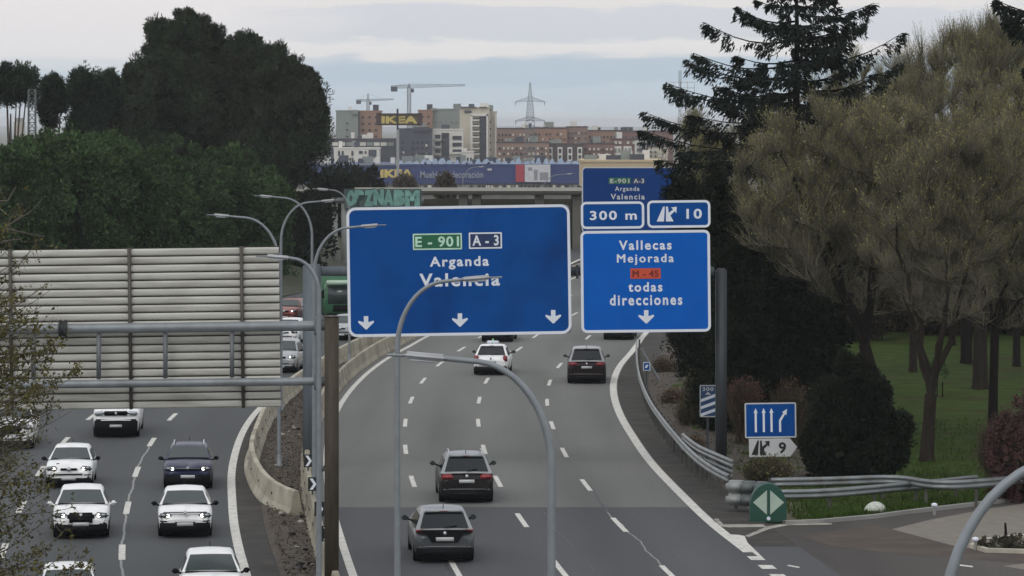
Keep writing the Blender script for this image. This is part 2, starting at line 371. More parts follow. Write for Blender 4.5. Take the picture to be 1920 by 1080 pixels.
# chevron nose of the exit gore and its thin arms
poly(mb, [(1419, 1043), (1432, 1048), (1402, 1019), (1396, 1006), (1386, 1004), (1366, 1003), (1392, 1022)][::-1], .020)
mw = MB()
poly(mw, [(1338, 974), (1346, 973), (1356, 984), (1430, 984), (1437, 989), (1368, 990), (1352, 988)][::-1], .020)
poly(mw, [(1396, 1006), (1404, 1008), (1442, 993), (1478, 986), (1560, 985), (1560, 982), (1476, 982), (1438, 988)][::-1], .019)
tag(mw.build('worn_markings', mat('worn_paint', (158, 154, 144), .8, 0, .12, 3, dirt=((84, 80, 74), 2.2, .9)), fix=False), kind='structure')
tag(mb.build('outbound_markings', M_paint, fix=False), kind='structure')
mb = MB()
stripe(mb, cE, 30, 370, .28)
for o, c0 in ((-3.48, 143.6), (-7.0, 143.9), (-10.5, 143.2)):
    for i in range(-8, 16):
        c = c0 + 12.35 * i; stripe(mb, off(cE, o), c - 1.9, c + 1.9, .2)
stripe(mb, off(cE, -14.1), 30, 370, .2)
tag(mb.build('inbound_markings', M_paint, fix=False), kind='structure')
mb = MB(); rng = random.Random(2)
def wob(f, amp, s): return lambda q: f(q) + amp * np.sin(np.asarray(q) * .45 + s) + amp * .7 * np.sin(np.asarray(q) * 1.3 + s * 2) + amp * .35 * np.sin(np.asarray(q) * 4.1 + s * 3)
stripe(mb, wob(off(cE, -3.48), .025, 1), 60, 144, .075, .0135, .5)
stripe(mb, wob(off(cL(3), .05), .05, 2), 60, 117.5, .05, .0135, .5)
tag(mb.build('crack_seal', M_crack, fix=False), kind='structure')
mb = MB(); stripe(mb, wob(off(cL(3), .04), .05, 2), 117.5, 150, .07, .0135, .5); stripe(mb, wob(off(cL(2), .9), .04, 5), 60, 117.5, .05, .0135, .5); stripe(mb, wob(off(cL(1), -.2), .05, 4), 60, 118, .06, .0135, .5)
tag(mb.build('dark_crack_seal', mat('dark_sealant', (58, 58, 58), .6)), kind='structure')

# ---- exit ramp on the right
ramp_top = [(1300, 958), (1345, 982), (1440, 984), (1560, 977), (1700, 962), (1800, 950), (1920, 936), (2100, 915), (2400, 885)]
mb = MB(); a = []; b = []
ts = np.linspace(0, 1, 40); px = np.interp(ts, np.linspace(0, 1, len(ramp_top)), [p[0] for p in ramp_top]); py = np.interp(ts, np.linspace(0, 1, len(ramp_top)), [p[1] for p in ramp_top])
rows = [[], []]
for x, y in zip(px, py): rows[0].append(Vector((G(x, y).x, G(x, y).y, .006)))
for i, p in enumerate(rows[0]): rows[1].append(Vector((float(cR(60)) - 2 + 22 * i / 39, 60, .006)))
n = 14; full = [[rows[0][i].lerp(rows[1][i], k / n) for i in range(40)] for k in range(n + 1)]
mb.grid(full); o = tag(mb.build('exit_ramp', M_asX, fix=False), kind='structure'); o.data.uv_layers.new(name='lane')
def gpoly(name, pts, z, m, kind='structure'):
    mb = MB(); poly(mb, pts, z); return tag(mb.build(name, m, fix=False), kind=kind)
gpoly('old_ramp_lane', [(1672, 993), (1740, 976), (1860, 953), (1990, 935), (2150, 940), (2150, 1020), (1960, 1012), (1900, 1022), (1850, 1030), (1800, 1027)][::-1], .011, mat('pale_asphalt', (116, 110, 100), .85, 0, .12, 2))
gpoly('mud_stain', [(1500, 1005), (1640, 985), (1800, 1030), (1990, 1035), (1990, 1062), (1700, 1040), (1560, 1025)][::-1], .0095, mat('muddy_asphalt', (70, 60, 51), .9, 0, .3, .8))
gpoly('pale_patch', [(1880, 1062), (1960, 1052), (2050, 1052), (2050, 1072), (1930, 1070)][::-1], .010, mat('pale_asphalt', (116, 110, 100)))
mb = MB(); poly(mb, [(1796, 1059), (1800, 1062), (1825, 1065), (1823, 1062)][::-1], .017); poly(mb, [(1478, 1060), (1500, 1064), (1498, 1066), (1476, 1062)][::-1], .017); tag(mb.build('ramp_markings', M_paint, fix=False), kind='structure')
def kerb(name, pts, m, h=.13, w=.2):
    pts = [G(x, y) for x, y in pts]; mb = MB()
    r = [[], [], [], []]
    for i, p in enumerate(pts):
        t = (pts[min(i + 1, len(pts) - 1)] - pts[max(0, i - 1)]); nrm = Vector((-t.y, t.x, 0)).normalized() * w / 2
        for k, q in enumerate((p - nrm, p - nrm + Vector((0, 0, h)), p + nrm + Vector((0, 0, h)), p + nrm)): r[k].append(q)
    mb.grid(r); return tag(mb.build(name, m), kind='structure')
kerb('ramp_kerb', [(1470, 984), (1540, 981), (1640, 972), (1700, 964), (1750, 958), (1860, 945), (1960, 934), (2100, 918)], M_concg)
kerb('island_kerb', [(2060, 1002), (1960, 1008), (1890, 1012), (1845, 1018), (1824, 1028), (1850, 1036), (1920, 1038), (2060, 1036)], mat('pale_kerb', (178, 172, 158), .85, 0, .15, 2))

# ------------------------------------------------------------------ signs and gantries
def rrect(x0, x1, z0, z1, r, n=6):
    pts = []
    for cx, cz, a0 in ((x1 - r, z1 - r, 0), (x0 + r, z1 - r, 90), (x0 + r, z0 + r, 180), (x1 - r, z0 + r, 270)):
        for k in range(n + 1):
            a = R(a0 + 90 * k / n); pts.append((cx + r * math.cos(a), cz + r * math.sin(a)))
    return pts
def text_mesh(s, bold=.02, space=1.15, ext=.004):
    cu = bpy.data.curves.new('t', 'FONT'); cu.body = s; cu.offset = bold; cu.space_character = space; cu.resolution_u = 3
    o = bpy.data.objects.new('t', cu); COL.objects.link(o); bpy.context.view_layer.update()
    me = bpy.data.meshes.new_from_object(o.evaluated_get(bpy.context.evaluated_depsgraph_get()))
    bpy.data.objects.remove(o); bpy.data.curves.remove(cu); return me
class Board:
    """a sign facing the camera, laid out in photo pixels about its own centre"""
    def __init__(s, name, label, cat, px, d, group=None, roll=0.0, z=None):
        x0, x1, y0, y1 = px; s.cx, s.cy = (x0 + x1) / 2, (y0 + y1) / 2; s.d = d; s.k = d / F
        s.root = thing(name, label, cat, P(s.cx, s.cy, d), 0, group, (0, R(roll), 0)); s.px = px; s.front = 0.0
    def u(s, x): return (x - s.cx) * s.k
    def w(s, y): return (s.cy - y) * s.k
    def rect(s, x0, x1, y0, y1, r=0.0):
        X0, X1, Z0, Z1 = s.u(x0), s.u(x1), s.w(y1), s.w(y0)
        return rrect(X0, X1, Z0, Z1, max(r * s.k, .002), 5)
    def panel(s, name, px, r, m, y0, th, parent=None):
        mb = MB(); mb.prism(s.rect(*px, r), y0, y0 + th); return mb.build(name, m, parent or s.root)
    def ring(s, name, px, r, t, m, y0, parent=None):
        x0, x1, a, b = px; mb = MB(); mb.ring(s.rect(x0, x1, a, b, r), s.rect(x0 + t, x1 - t, a + t, b - t, max(r - t, .1)), y0, y0 + .01)
        return mb.build(name, m, parent or s.root)
    def text(s, body, px, m, y0, parent=None, bold=.02, space=1.15, name='lettering'):
        me = text_mesh(body, bold, space)
        if bold == 0:                                     # letters that will not take an outline offset: thicken with shifted layers
            vs = [v.co.copy() for v in me.vertices]; fs = [tuple(f.vertices) for f in me.polygons]; k = len(vs); lay = [(0, 0), (-.03, 0), (.03, 0), (0, .022), (0, -.022)]
            m2 = bpy.data.meshes.new('t'); m2.from_pydata([(v.x + a, v.y + c, 0) for a, c in lay for v in vs], [], [tuple(i + k * j for i in f) for j in range(5) for f in fs]); me = m2
        n = len(me.vertices); co = np.empty(n * 3); me.vertices.foreach_get('co', co); co = co.reshape(-1, 3)
        lo, hi = co.min(0), co.max(0); x0, x1, a, b = px
        X = s.u(x0) + (co[:, 0] - lo[0]) / (hi[0] - lo[0]) * (s.u(x1) - s.u(x0)); Z = s.w(b) + (co[:, 1] - lo[1]) / (hi[1] - lo[1]) * (s.w(a) - s.w(b))
        me.vertices.foreach_set('co', np.stack([X, np.full(n, y0) if bold else y0 - .0015 * (np.arange(n) // (n // 5)), Z], 1).ravel()); me.materials.clear(); me.materials.append(m); me.update()
        return link(name, me, parent or s.root)
    def shape(s, name, polys, m, y0, parent=None):
        mb = MB()
        for p in polys: mb.prism([(s.u(x), s.w(y)) for x, y in p], y0, y0 + .006)
        return mb.build(name, m, parent or s.root)
def arrow_down(cx, cy, w=30, h=25):
    a = w / 2; return [(cx - 4.2, cy - h / 2), (cx + 4.2, cy - h / 2), (cx + 4.2, cy - 1), (cx + a - 1, cy - 4), (cx + a, cy - 1), (cx + 1, cy + h / 2), (cx - 1, cy + h / 2), (cx - a, cy - 1), (cx - a + 1, cy - 4), (cx - 4.2, cy - 1)]
M_blue = mat('sign_blue', (0, 76, 150), .5, 0, .07, .35, spec=.1, dirt=((2, 52, 112), .45, .75))
M_blue2 = mat('bright_sign_blue', (0, 96, 190), .5, 0, .06, .35, spec=.1, dirt=((2, 84, 172), .5, .6))
M_navy = mat('badge_navy', (22, 48, 92), .45, 0, .05)
M_green = mat('badge_green', (22, 98, 62), .45, 0, .05)
M_orange = mat('badge_orange', (205, 76, 44), .45, 0, .05)
M_red = mat('dark_red_letter', (110, 20, 20), .5, 0, .05)
M_back = mat('sign_back_metal', (120, 124, 126), .55, .3, .1)
SD = 131.0
def sign_back(b, px):
    x0, x1, a, c = px; mb = MB(); mb.prism(b.rect(x0 + 1, x1 - 1, a + 1, c - 1, 6), .055, .09)
    for t in (.15, .5, .85): mb.box((b.u(x0 + (x1 - x0) * t), .16, b.w((a + c) / 2)), (.12, .12, (c - a) * b.k * .96))
    mb.build('back_frame', M_back, b.root)
# main sign over the three left lanes
px = (651, 1070, 386, 629)
b = Board('direction_sign', 'largest blue motorway sign, naming Arganda and Valencia over three white lane arrows', 'road sign', px, SD, 'blue signs on the gantry', roll=-.9)
b.panel('panel', px, 17, M_blue, 0, .05); sign_back(b, px)
b.ring('border', (651, 1070, 386, 629), 17, 5.2, M_white, -.012)
g = b.panel('route_badge', (775, 867, 437, 467.5), 1.5, M_green, -.012, .01); b.ring('badge_border', (775, 867, 437, 467.5), 1.5, 2.6, mat('pale_green_reflective', (190, 228, 206), .5), -.020, g)
b.text('E - 901', (779.5, 861.5, 442.5, 462.5), mat('pale_green_reflective', (190, 228, 206)), -.018, g, .025, 1.1)
g = b.panel('route_badge', (880, 942, 436.5, 467), 1.5, M_navy, -.012, .01); b.ring('badge_border', (880, 942, 436.5, 467), 1.5, 2.6, M_white, -.020, g)
b.text('A - 3', (886.5, 936, 441.5, 461.5), M_white, -.018, g, .025, 1.1)
b.text('Arganda', (806, 917, 480.5, 505), M_white, -.008, None, .028, 1.22); b.text('Valencia', (786, 937, 512, 537), M_white, -.008, None, .028, 1.22)
for ax, ay in ((685, 602.5), (861, 600), (1036, 596.5)): b.shape('arrow', [arrow_down(ax, ay)], M_white, -.010)
# three boards over the right lane
px = (1089, 1208, 378, 429)
b = Board('distance_sign', 'small blue board reading 300 m above the bright blue exit sign', 'road sign', px, SD, 'blue signs on the gantry', roll=-.6)
b.panel('panel', px, 10, M_blue, 0, .05); sign_back(b, px); b.ring('border', px, 10, 4.5, M_white, -.012)
b.text('300 m', (1106, 1194, 395, 412.5), M_white, -.008, None, .025, 1.2)
px = (1213.5, 1332, 375.5, 427)
b = Board('exit_number_sign', 'small blue board with exit symbol and the number 10', 'road sign', px, SD, 'blue signs on the gantry', roll=-.6)
b.panel('panel', px, 10, M_blue, 0, .05); sign_back(b, px); b.ring('border', px, 10, 4.5, M_white, -.012)
b.text('10', (1287, 1316, 391.5, 410.5), M_white, -.008, None, .025, 1.2)
def exit_icon(x0, y0, w, h):
    q = lambda pts: [(x0 + a * w, y0 + c * h) for a, c in pts]
    return [q([(.33, 0), (.41, 0), (.36, 1), (0, 1)]), q([(.47, 0), (.56, 0), (.60, .42), (.82, .20), (.72, .06), (1, .02), (.98, .46), (.90, .32), (.68, .60), (.84, 1), (.46, 1)])]
b.shape('exit_symbol', exit_icon(1231, 387, 38, 28), M_white, -.010)
px = (1089, 1332, 432, 623)
b = Board('exit_direction_sign', 'bright blue exit sign for Vallecas and Mejorada with one white arrow', 'road sign', px, SD, 'blue signs on the gantry', roll=-.6)
b.panel('panel', px, 11, M_blue2, 0, .05); sign_back(b, px); b.ring('border', px, 11, 5, M_white, -.012)
for t, q, *bo in (('Vallecas', (1161, 1260, 450.5, 468.5)), ('Mejorada', (1157, 1264, 476, 497), 0), ('todas', (1178, 1242, 529, 547)), ('direcciones', (1143, 1279, 552, 572.5))): b.text(t, q, M_white, -.008, None, bo[0] if len(bo) else .028, 1.25)
g = b.panel('route_badge', (1182, 1239, 503, 522.5), 1.5, M_orange, -.012, .01); b.text('M - 45', (1186, 1235, 506.5, 519.5), M_red, -.018, g, 0, 1.1)
b.shape('arrow', [arrow_down(1211, 594)], M_white, -.010)
# the gantry that carries them
def gantry():
    z0 = P(0, 509, SD + .6).z; xl, xr = P(585, 0, SD + .8).x, P(1352, 0, SD + .8).x; y = SD + .8
    t = thing('sign_gantry', 'grey steel portal spanning the outbound lanes behind the blue signs', 'gantry', (xl, y, 0))
    for x, h, w in ((xl, z0 + .25, .66), (xr, z0 + .1, .40)):
        mb = MB(); mb.rbox((x - xl, 0, h / 2), (w, .5, h), .06); c = mb.build('column', M_col if x == xl else M_post, t)
        mb = MB(); mb.box((x - xl, 0, .03 + .03), (w + .35, .85, .06)); 
        for sx in (-1, 1):
            for sy in (-1, 1): mb.tube([(x - xl + sx * (w / 2 + .1), sy * .33, .05), (x - xl + sx * (w / 2 + .1), sy * .33, .16)], .025, 6)
        mb.build('base_plate', M_post, c)
    mb = MB(); mb.rbox(((xr - xl) / 2, 0, z0), (xr - xl - .5, .3, .34), .04); mb.build('beam', M_col, t)
    for k in range(9):
        x = 2.0 + k * 1.55; mb = MB(); mb.box((x, -.35, z0), (.1, .36, .5)); mb.build('bracket', M_post, t)
gantry()
# far sign beyond, same destination
px = (1091, 1291, 313, 437); FD = 280
b = Board('distant_direction_sign', 'distant blue Arganda and Valencia sign half hidden behind the 300 m board', 'road sign', px, FD)
b.panel('panel', px, 8, mat('far_sign_blue', (0, 56, 122), .5, 0, .06, .3, spec=.1), 0, .06); b.ring('border', px, 8, 2.2, M_grey, -.012)
g = b.panel('route_badge', (1141, 1183, 333, 345), .6, M_green, -.012, .01); b.text('E-901', (1144, 1180, 335, 343.5), M_grey, -.02, g, .02, 1.15)
g = b.panel('route_badge', (1185.5, 1210, 333, 345), .6, M_navy, -.012, .01); b.text('A-3', (1188, 1207.5, 335, 343.5), M_grey, -.02, g, .02, 1.15)
b.text('Arganda', (1153, 1199, 349.5, 360.5), M_grey, -.01, None, .025, 1.25); b.text('Valencia', (1145, 1209, 363.5, 374), M_grey, -.01, None, .025, 1.25)
x0, x1 = P(1080, 0, FD).x, P(1300, 0, FD).x
mb = MB()
for x in (x0 + .5, x1 - .3): mb.box((x - b.root.location.x, .4, -b.root.location.z / 2 - .5), (.3, .3, b.root.location.z))
mb.build('support_posts', M_post, b.root)

# the left gantry, seen from behind: brown post, two round beams and the slatted back of its sign
def back_gantry():
    D = 96.0; k = D / F; zt, zb = P(0, 611, D).z, P(0, 715, D).z; xp = P(622, 0, D).x
    t = thing('cantilever_gantry', 'brown post with two round grey beams reaching left over the inbound lanes', 'gantry', (xp, D, 0))
    hp = P(0, 594, D).z
    mb = MB(); mb.rbox((0, 0, hp / 2), (.37, .37, hp), .015); po = mb.build('post', M_brown, t)
    mb = MB(); mb.box((0, 0, hp + .012), (.40, .40, .024)); mb.build('cap', M_brown, po)
    roll = .022
    for z in (zt, zb):
        mb = MB(); r = .135 if z == zt else .108
        mb.tube([(-.42, 0, z + .42 * -.0), (-14.5, 0, z - 14.1 * roll * .55)], r, 16); be = mb.build('beam', M_galv, t)
        mb = MB(); mb.lathe((-.19, 0, z), (-1, 0, 0), [(0, .12), (.16, .12), (.16, .24), (.22, .24), (.22, .24), (.27, .24), (.27, .15)], 16); mb.build('flange', mat('flange_steel', (92, 96, 98), .6, .2), be)
        mb = MB(); x = P(118, 0, D).x - xp; zz = z - (-x) * roll * .55
        if z == zt:
            mb.lathe((x - .12, 0, zz), (1, 0, 0), [(0, r + .01), (.02, r + .12), (.06, r + .12), (.06, r + .06), (.18, r + .06), (.18, r + .12), (.22, r + .12), (.24, r + .01)], 16); mb.build('coupling', mat('dark_flange', (52, 54, 56), .6, .2), be)
    for px_ in (-62, 63, 185, 310, 435):
        x = P(px_, 0, D).x - xp; q = -x * roll * .55
        mb = MB(); mb.rbox((x, .02, (zt + zb) / 2 - q), (.115, .115, zt - zb - .26), .015); mb.build('strut', mat('strut_steel', (112, 117, 120), .55, .2), t)
    # slatted sign back
    D2 = D + .42; x0, x1 = P(-150, 0, D2).x, P(525, 0, D2).x; cx = (x0 + x1) / 2; zt2, zb2 = P(0, 466, D2).z, P(0, 767, D2).z
    s = thing('slatted_sign_back', 'back of a large sign made of cream metal slats, left of the brown post', 'sign back', (cx, D2, (zt2 + zb2) / 2), 0, None, (0, R(-.75), 0))
    hw = (x1 - x0) / 2; hh = (zt2 - zb2) / 2; n = 20; mb = MB(); p = 2 * hh / n
    prof = [(0, .0), (.012, .02), (.03, .05), (.07, .10), (.08, .22), (.08, .66), (.075, .80), (.06, .87), (.0, .89)]
    for i in range(n):
        z = -hh + i * p
        rows = [[(x, -dy, z + f * p) for x in (-hw, -hw * .5, 0, hw * .5, hw)] for dy, f in prof]; mb.grid(rows, True)
    mb.build('slats', M_slat, s)
    mb = MB(); mb.box((0, .035, 0), (2 * hw, .02, 2 * hh - .004)); mb.build('face_plate', mat('shadow_gap_metal', (46, 43, 38), .7, .1), s)  # plate coloured dark to paint the shade in the gaps between slats
    for px_ in (-90, 22, 245, 455):
        mb = MB(); x = P(px_, 0, D2).x - cx; mb.rbox((x, -.125, 0), (.085, .12, 2 * hh + .02), .01)
        for i in range(n): mb.box((x, -.075, -hh + i * p + p * .96), (.17, .03, .03))
        mb.build('strut', mat('dark_strut', (84, 80, 74), .6, .2), s)
back_gantry()

# ------------------------------------------------------------------ lamp posts in the median
def lamp(px, d, arm, side, label, ht=9.5, yaw=0.0, r=.075, head=.62, name='street_lamp'):
    arm -= .33
    x = (px - 960) * d / F
    t = thing(name, label, 'street lamp', (x, d, 0), yaw, 'curved arm lamps along the median')
    R0 = arm * .58; pts = [(0, 0, 0), (0, 0, 2.5), (0, 0, ht - R0 * 1.5)]; rad = [r, r * .95, r * .8]
    for k in range(1, 13):
        a = k / 12 * R(86); pts.append((side * R0 * 1.0 * (1 - math.cos(a)), 0, ht - R0 * 1.5 + R0 * 1.35 * math.sin(a))); rad.append(r * (.8 - .25 * k / 12))
    hx = side * (arm - head * .6); pts.append((hx, 0, ht - R0 * .11)); rad.append(r * .5)
    mb = MB(); mb.tube(pts, rad, 10); mb.build('pole', M_lamp, t)
    mb = MB(); mb.lathe((0, 0, .02), (0, 0, 1), [(0, .16), (.04, .16), (.05, .1), (.5, .1), (.55, r)], 12); mb.build('base', M_lamp, t)
    mb = MB(); q = Matrix.Rotation(-side * R(5), 3, 'Y')
    mb.rbox((hx + side * head * .35, 0, ht - R0 * .09), (head, .24, .10), .045, q, 3); h = mb.build('lamp_head', mat('lamp_head_grey', (176, 178, 180), .45, .1), t)
    mb = MB(); mb.rbox((hx + side * head * .4, 0, ht - R0 * .09 - .062), (head * .6, .17, .03), .012, q); mb.build('lens', mat('lamp_lens', (200, 204, 206), .15), h)
    mb = MB(); mb.tube([(hx + side * head * .8, 0, ht - R0 * .08), (hx + side * (head * .8 + .28), 0, ht - R0 * .07)], .022, 6); mb.build('tip_rod', M_lamp, h)
    return t
lamp(523.5, 132, 2.6, -1, 'curved grey lamp rising beside the top corner of the slatted sign back, arm left')
lamp(527, 158, 2.55, 1, 'curved grey lamp beyond the slatted sign back, its arm reaching right towards the teal graffiti')
lamp(585, 168, 2.65, -1, 'tallest looking grey lamp, arm left, standing near the green lorry')
lamp(589, 118, 2.3, 1, 'curved grey lamp whose head crosses the upper left of the largest blue sign')
lamp(598, 93, 1.55, -1, 'curved grey lamp arching from the brown post to the slatted sign back', 9.35)
lamp(745, 78.5, 2.22, 1, 'slim grey lamp whose arm crosses the word Valencia', 9.45)
lamp(1034, 52, 2.32, -1, 'large grey lamp whose arm drops in front of the white taxi', 9.45)
lamp(1766, 37, 2.75, 1, 'thick curved grey lamp in the lower right corner', 9.5, r=.085)
lamp(655, 190, 1.9, -1, 'distant pale lamp with arm left above the teal graffiti', 9.4, r=.06)

lamp(868, 382, 2.4, 1, 'tiny distant lamp before the store, arm right above its grey lettering', 8.4, r=.07)
lamp(1014, 390, 3.6, 1, 'tiny distant lamp beyond the overpass, arm right below the red and white posters', 7.6, r=.07)
# ------------------------------------------------------------------ guard rails and barriers
def resample(pts, step):
    pts = [Vector(p) for p in pts]; out = [pts[0].copy()]; acc = 0.0
    for a, c in zip(pts, pts[1:]):
        L = (c - a).length; t = step - acc
        while t <= L: out.append(a.lerp(c, t / L)); t += step
        acc = (acc + L) % step
    return out
def smooth_poly(pts, n=3):
    pts = [Vector(p) for p in pts]
    for _ in range(n):
        q = [pts[0]]
        for a, c in zip(pts, pts[1:]): q += [a.lerp(c, .25), a.lerp(c, .75)]
        pts = q + [pts[-1]]
    return pts
def nrm(pts, i):
    t = pts[min(i + 1, len(pts) - 1)] - pts[max(i - 1, 0)]; return Vector((t.y, -t.x, 0)).normalized()
M_rail = mat('guard_rail_steel', (128, 133, 134), .42, .55, .14, 1.2, dirt=((92, 84, 72), 2, .55))
M_railpost = mat('guard_post_steel', (84, 84, 80), .7, .2, .2, 3)
def guard_rail(label, pts, zs=(.62, .98), side=1, step=2.0, post_step=2.0, group='double guard rails', name='guard_rail'):
    pts = resample(smooth_poly(pts), step / 4); o = pts[0].copy(); t = thing(name, label, 'guard rail', o, 0, group)
    prof = [(.0, -.155), (.05, -.12), (.08, -.075), (.05, -.035), (.0, 0), (.05, .035), (.08, .075), (.05, .12), (0, .155)]
    for z in zs:
        z, s0 = z if isinstance(z, tuple) else (z, 0); i0 = int(len(pts) * s0)
        mb = MB(); mb.grid([[p - o + nrm(pts, i) * side * (.1 + a) + Vector((0, 0, z + c)) for a, c in prof] for i, p in enumerate(pts) if i >= i0], True)
        be = mb.build('beam', M_rail, t, fix=False); sm = be.modifiers.new('thickness', 'SOLIDIFY'); sm.thickness = .008
    for p in resample(pts, post_step):
        mb = MB(); h = max(q[0] if isinstance(q, tuple) else q for q in zs) + .12; mb.box((p - o) + Vector((0, 0, h / 2 - .1)), (.1, .06, h + .2)); mb.build('post', M_railpost, t)
    return t
main_pts = [G(x, y) for x, y in ((1199, 668), (1198, 700), (1203, 740), (1222, 790), (1255, 838), (1300, 893), (1340, 925), (1378, 945))]
guard_rail('steel double guard rail curving along the right edge of the outbound lanes', main_pts, zs=(.80,), side=1)
guard_rail('short steel double guard rail behind the curving one, at the gantry column foot', [G(x, y) for x, y in ((1286, 868), (1310, 890), (1340, 905), (1384, 925))], side=1)
guard_rail('steel double guard rail running right from the green gore marker along the grass', [G(x, y) for x, y in ((1448, 962), (1540, 961), (1660, 950), (1780, 938), (1830, 932))], zs=(.62,), side=1)
guard_rail('upper steel guard rail above the grass strip, bending down at its end', [G(x, y) for x, y in ((1444, 948), (1560, 946), (1690, 940), (1760, 956), (1875, 946), (1960, 936))], zs=(.78,), side=1)
# crash cushion at the gore nose
gp = G(1408, 965)
t = thing('crash_cushion', 'grey ribbed crash cushion joining the two guard rails at the gore', 'crash cushion', gp)
for k, (dx, dy) in enumerate(((-.42, 1.0), (-.02, .75), (.38, .55))):
    for z in (.40, .82):
        mb = MB(); mb.rbox((dx, dy, z), (.62 - k * .05, .55, .40), .1, Matrix.Rotation(R(-20), 3, 'Z'), 3); mb.build('segment', mat('cushion_steel', (150, 153, 152), .6, .2, .15, 2) if k < 1 else mat('cushion_dark', (98, 104, 104), .6, .2, .15, 2), t)
mb = MB()
for dx, dy in ((-.42, 1.0), (.38, .55)): mb.box((dx, dy, .1), (.12, .12, .22))
mb.build('feet', M_railpost, t)
# green gore marker
gp = G(1441, 979)
t = thing('gore_marker', 'round topped green marker with two pale triangles at the exit gore', 'hazard marker', gp)
k = gp.y / F
mb = MB(); w = 34 * k; h = 72 * k
ol = [(-w, 0), (-w, h * .42)] + [(-w * math.cos(a) if True else 0, h * .42 + h * .58 * math.sin(a)) for a in [R(10 + 16 * i) for i in range(11)]] + [(w, h * .42), (w, 0)]
mb.prism(ol, 0, .55); mb.build('body', mat('marker_green', (16, 72, 58), .5, 0, .12, 3, dirt=((40, 60, 50), 4, .4)), t)
mt = mat('pale_triangle', (168, 186, 172), .5, 0, .08)
for sgn in (-1, 1):
    mb = MB(); cx = sgn * 3 * k; zt_, zb_, zm = 60 * k, 14 * k, 37 * k
    tri = [(cx, zt_), (sgn * 29 * k, zm), (cx, zb_)]
    if sgn > 0: tri = tri[::-1]
    mb.prism(tri, -.02, -.004); mb.build('triangle', mt, t)
mb = MB(); mb.lathe((0, -.05, 7 * k), (0, 1, 0), [(0, 3.5 * k), (.045, 3.5 * k)], 12); mb.build('reflector', M_white, t)

def nj(label, pts, h, m, name='concrete_barrier', base=.28, top=.09, group='concrete median barriers'):
    pts = resample(smooth_poly(pts, 2), .6); o = pts[0].copy(); t = thing(name, label, 'barrier', o, 0, group); mb = MB()
    prof = [(-base, -.02), (-base, .08), (-base * .62, .30 * h / .85), (-top, h - .03), (-top + .02, h), (top - .02, h), (top, h - .03), (base * .62, .30 * h / .85), (base, .08), (base, -.02)]
    rows = [[p - o + nrm(pts, i) * a + Vector((0, 0, c)) for a, c in prof] for i, p in enumerate(pts)]
    mb.grid(rows); mb.add(rows[0], [tuple(range(10))]); mb.add(rows[-1], [tuple(range(10))]); mb.build('wall', m, t)
    for i in range(2, len(pts) - 1, 7):
        if pts[i].y > 155: continue
        n_ = nrm(pts, i)
        for sg in (-1, 1):
            mb = MB(); mb.lathe(pts[i] - o + n_ * sg * (base * .40) + Vector((0, 0, .48 * h / .85 + .02)), n_ * sg, [(0, .05), (.05, .05)], 8); mb.build('drain_hole', M_black, t)
    return t
fl = off(cE, .78)
nj('beige concrete barrier curving along the inbound lanes and ending among leaf litter', [Vector((float(fl(d)), d, 0)) for d in list(range(262, 136, -8))] + [G(471, 868), G(474, 897), G(492, 932), G(520, 957), G(562, 974)], .88, M_conc)
fr_ = off(cM, -.72)
nj('weathered concrete barrier along the left edge of the outbound lanes, carrying chevron boards', [Vector((float(fr_(d)), d, 0)) for d in range(366, 34, -8)], .80, mat('weathered_concrete', (150, 144, 126), .85, 0, .2, 1.2, bump=.3, dirt=((88, 82, 72), .7, .75)))
def chevron_board(d, label, s=1.0):
    x = float(fr_(d)); t = thing('chevron_board', label, 'chevron sign', (x, d, .8), tangent(fr_, d) * .3 + R(8), 'chevron boards on the median barrier')
    mb = MB(); mb.box((0, 0, .34), (.30 * s, .03, .44)); mb.build('board', M_blk, t)
    mb = MB(); mb.prism([(-.10, .52), (.0, .52), (.12, .34), (0, .16), (-.10, .16), (.02, .34)], -.026, -.018); mb.build('chevron', M_white, t)
    mb = MB(); mb.box((0, .03, .06), (.06, .05, .2)); mb.build('bracket', M_post, t)
for i, (d, lb) in enumerate(((101.5, 'nearest chevron board, low on the median barrier beside the brown post'), (108, 'second chevron board up the barrier from the lower edge'), (115.5, 'third chevron board up the barrier, level with the barrier end'), (123.5, 'chevron board with its arrow clearest, beside the end of the beige barrier'),
                             (133, 'fifth chevron board up the median barrier'), (143, 'chevron board near the foot of the blue grey gantry column'), (208, 'small far chevron board left of the largest sign, nearer of the pair'), (220, 'small far chevron board just under the left corner of the largest sign'))): chevron_board(d, lb)
# debris in the median
M_stone = mat('pale_debris', (150, 146, 136), .9, 0, .2, 3)
rng = random.Random(12)
for i in range(34):
    d = rng.uniform(101, 150); a, c = float(med_l(d)), float(med_r(d)); x = a + (c - a) * rng.uniform(.35, .8); s = rng.uniform(.05, .16)
    bm = bmesh.new(); bmesh.ops.create_icosphere(bm, subdivisions=1, radius=s)
    for v in bm.verts: v.co *= rng.uniform(.6, 1.2); v.co.z *= .5
    me = bpy.data.meshes.new('rubble_stone'); bm.to_mesh(me); bm.free(); me.materials.append(M_stone if i % 3 else M_black)
    o = link('rubble_stone', me); o.location = (x, d, .16); tag(o, 'small pieces of rubble lying in the soil between the two median barriers', 'rubble', 'rubble in the median')

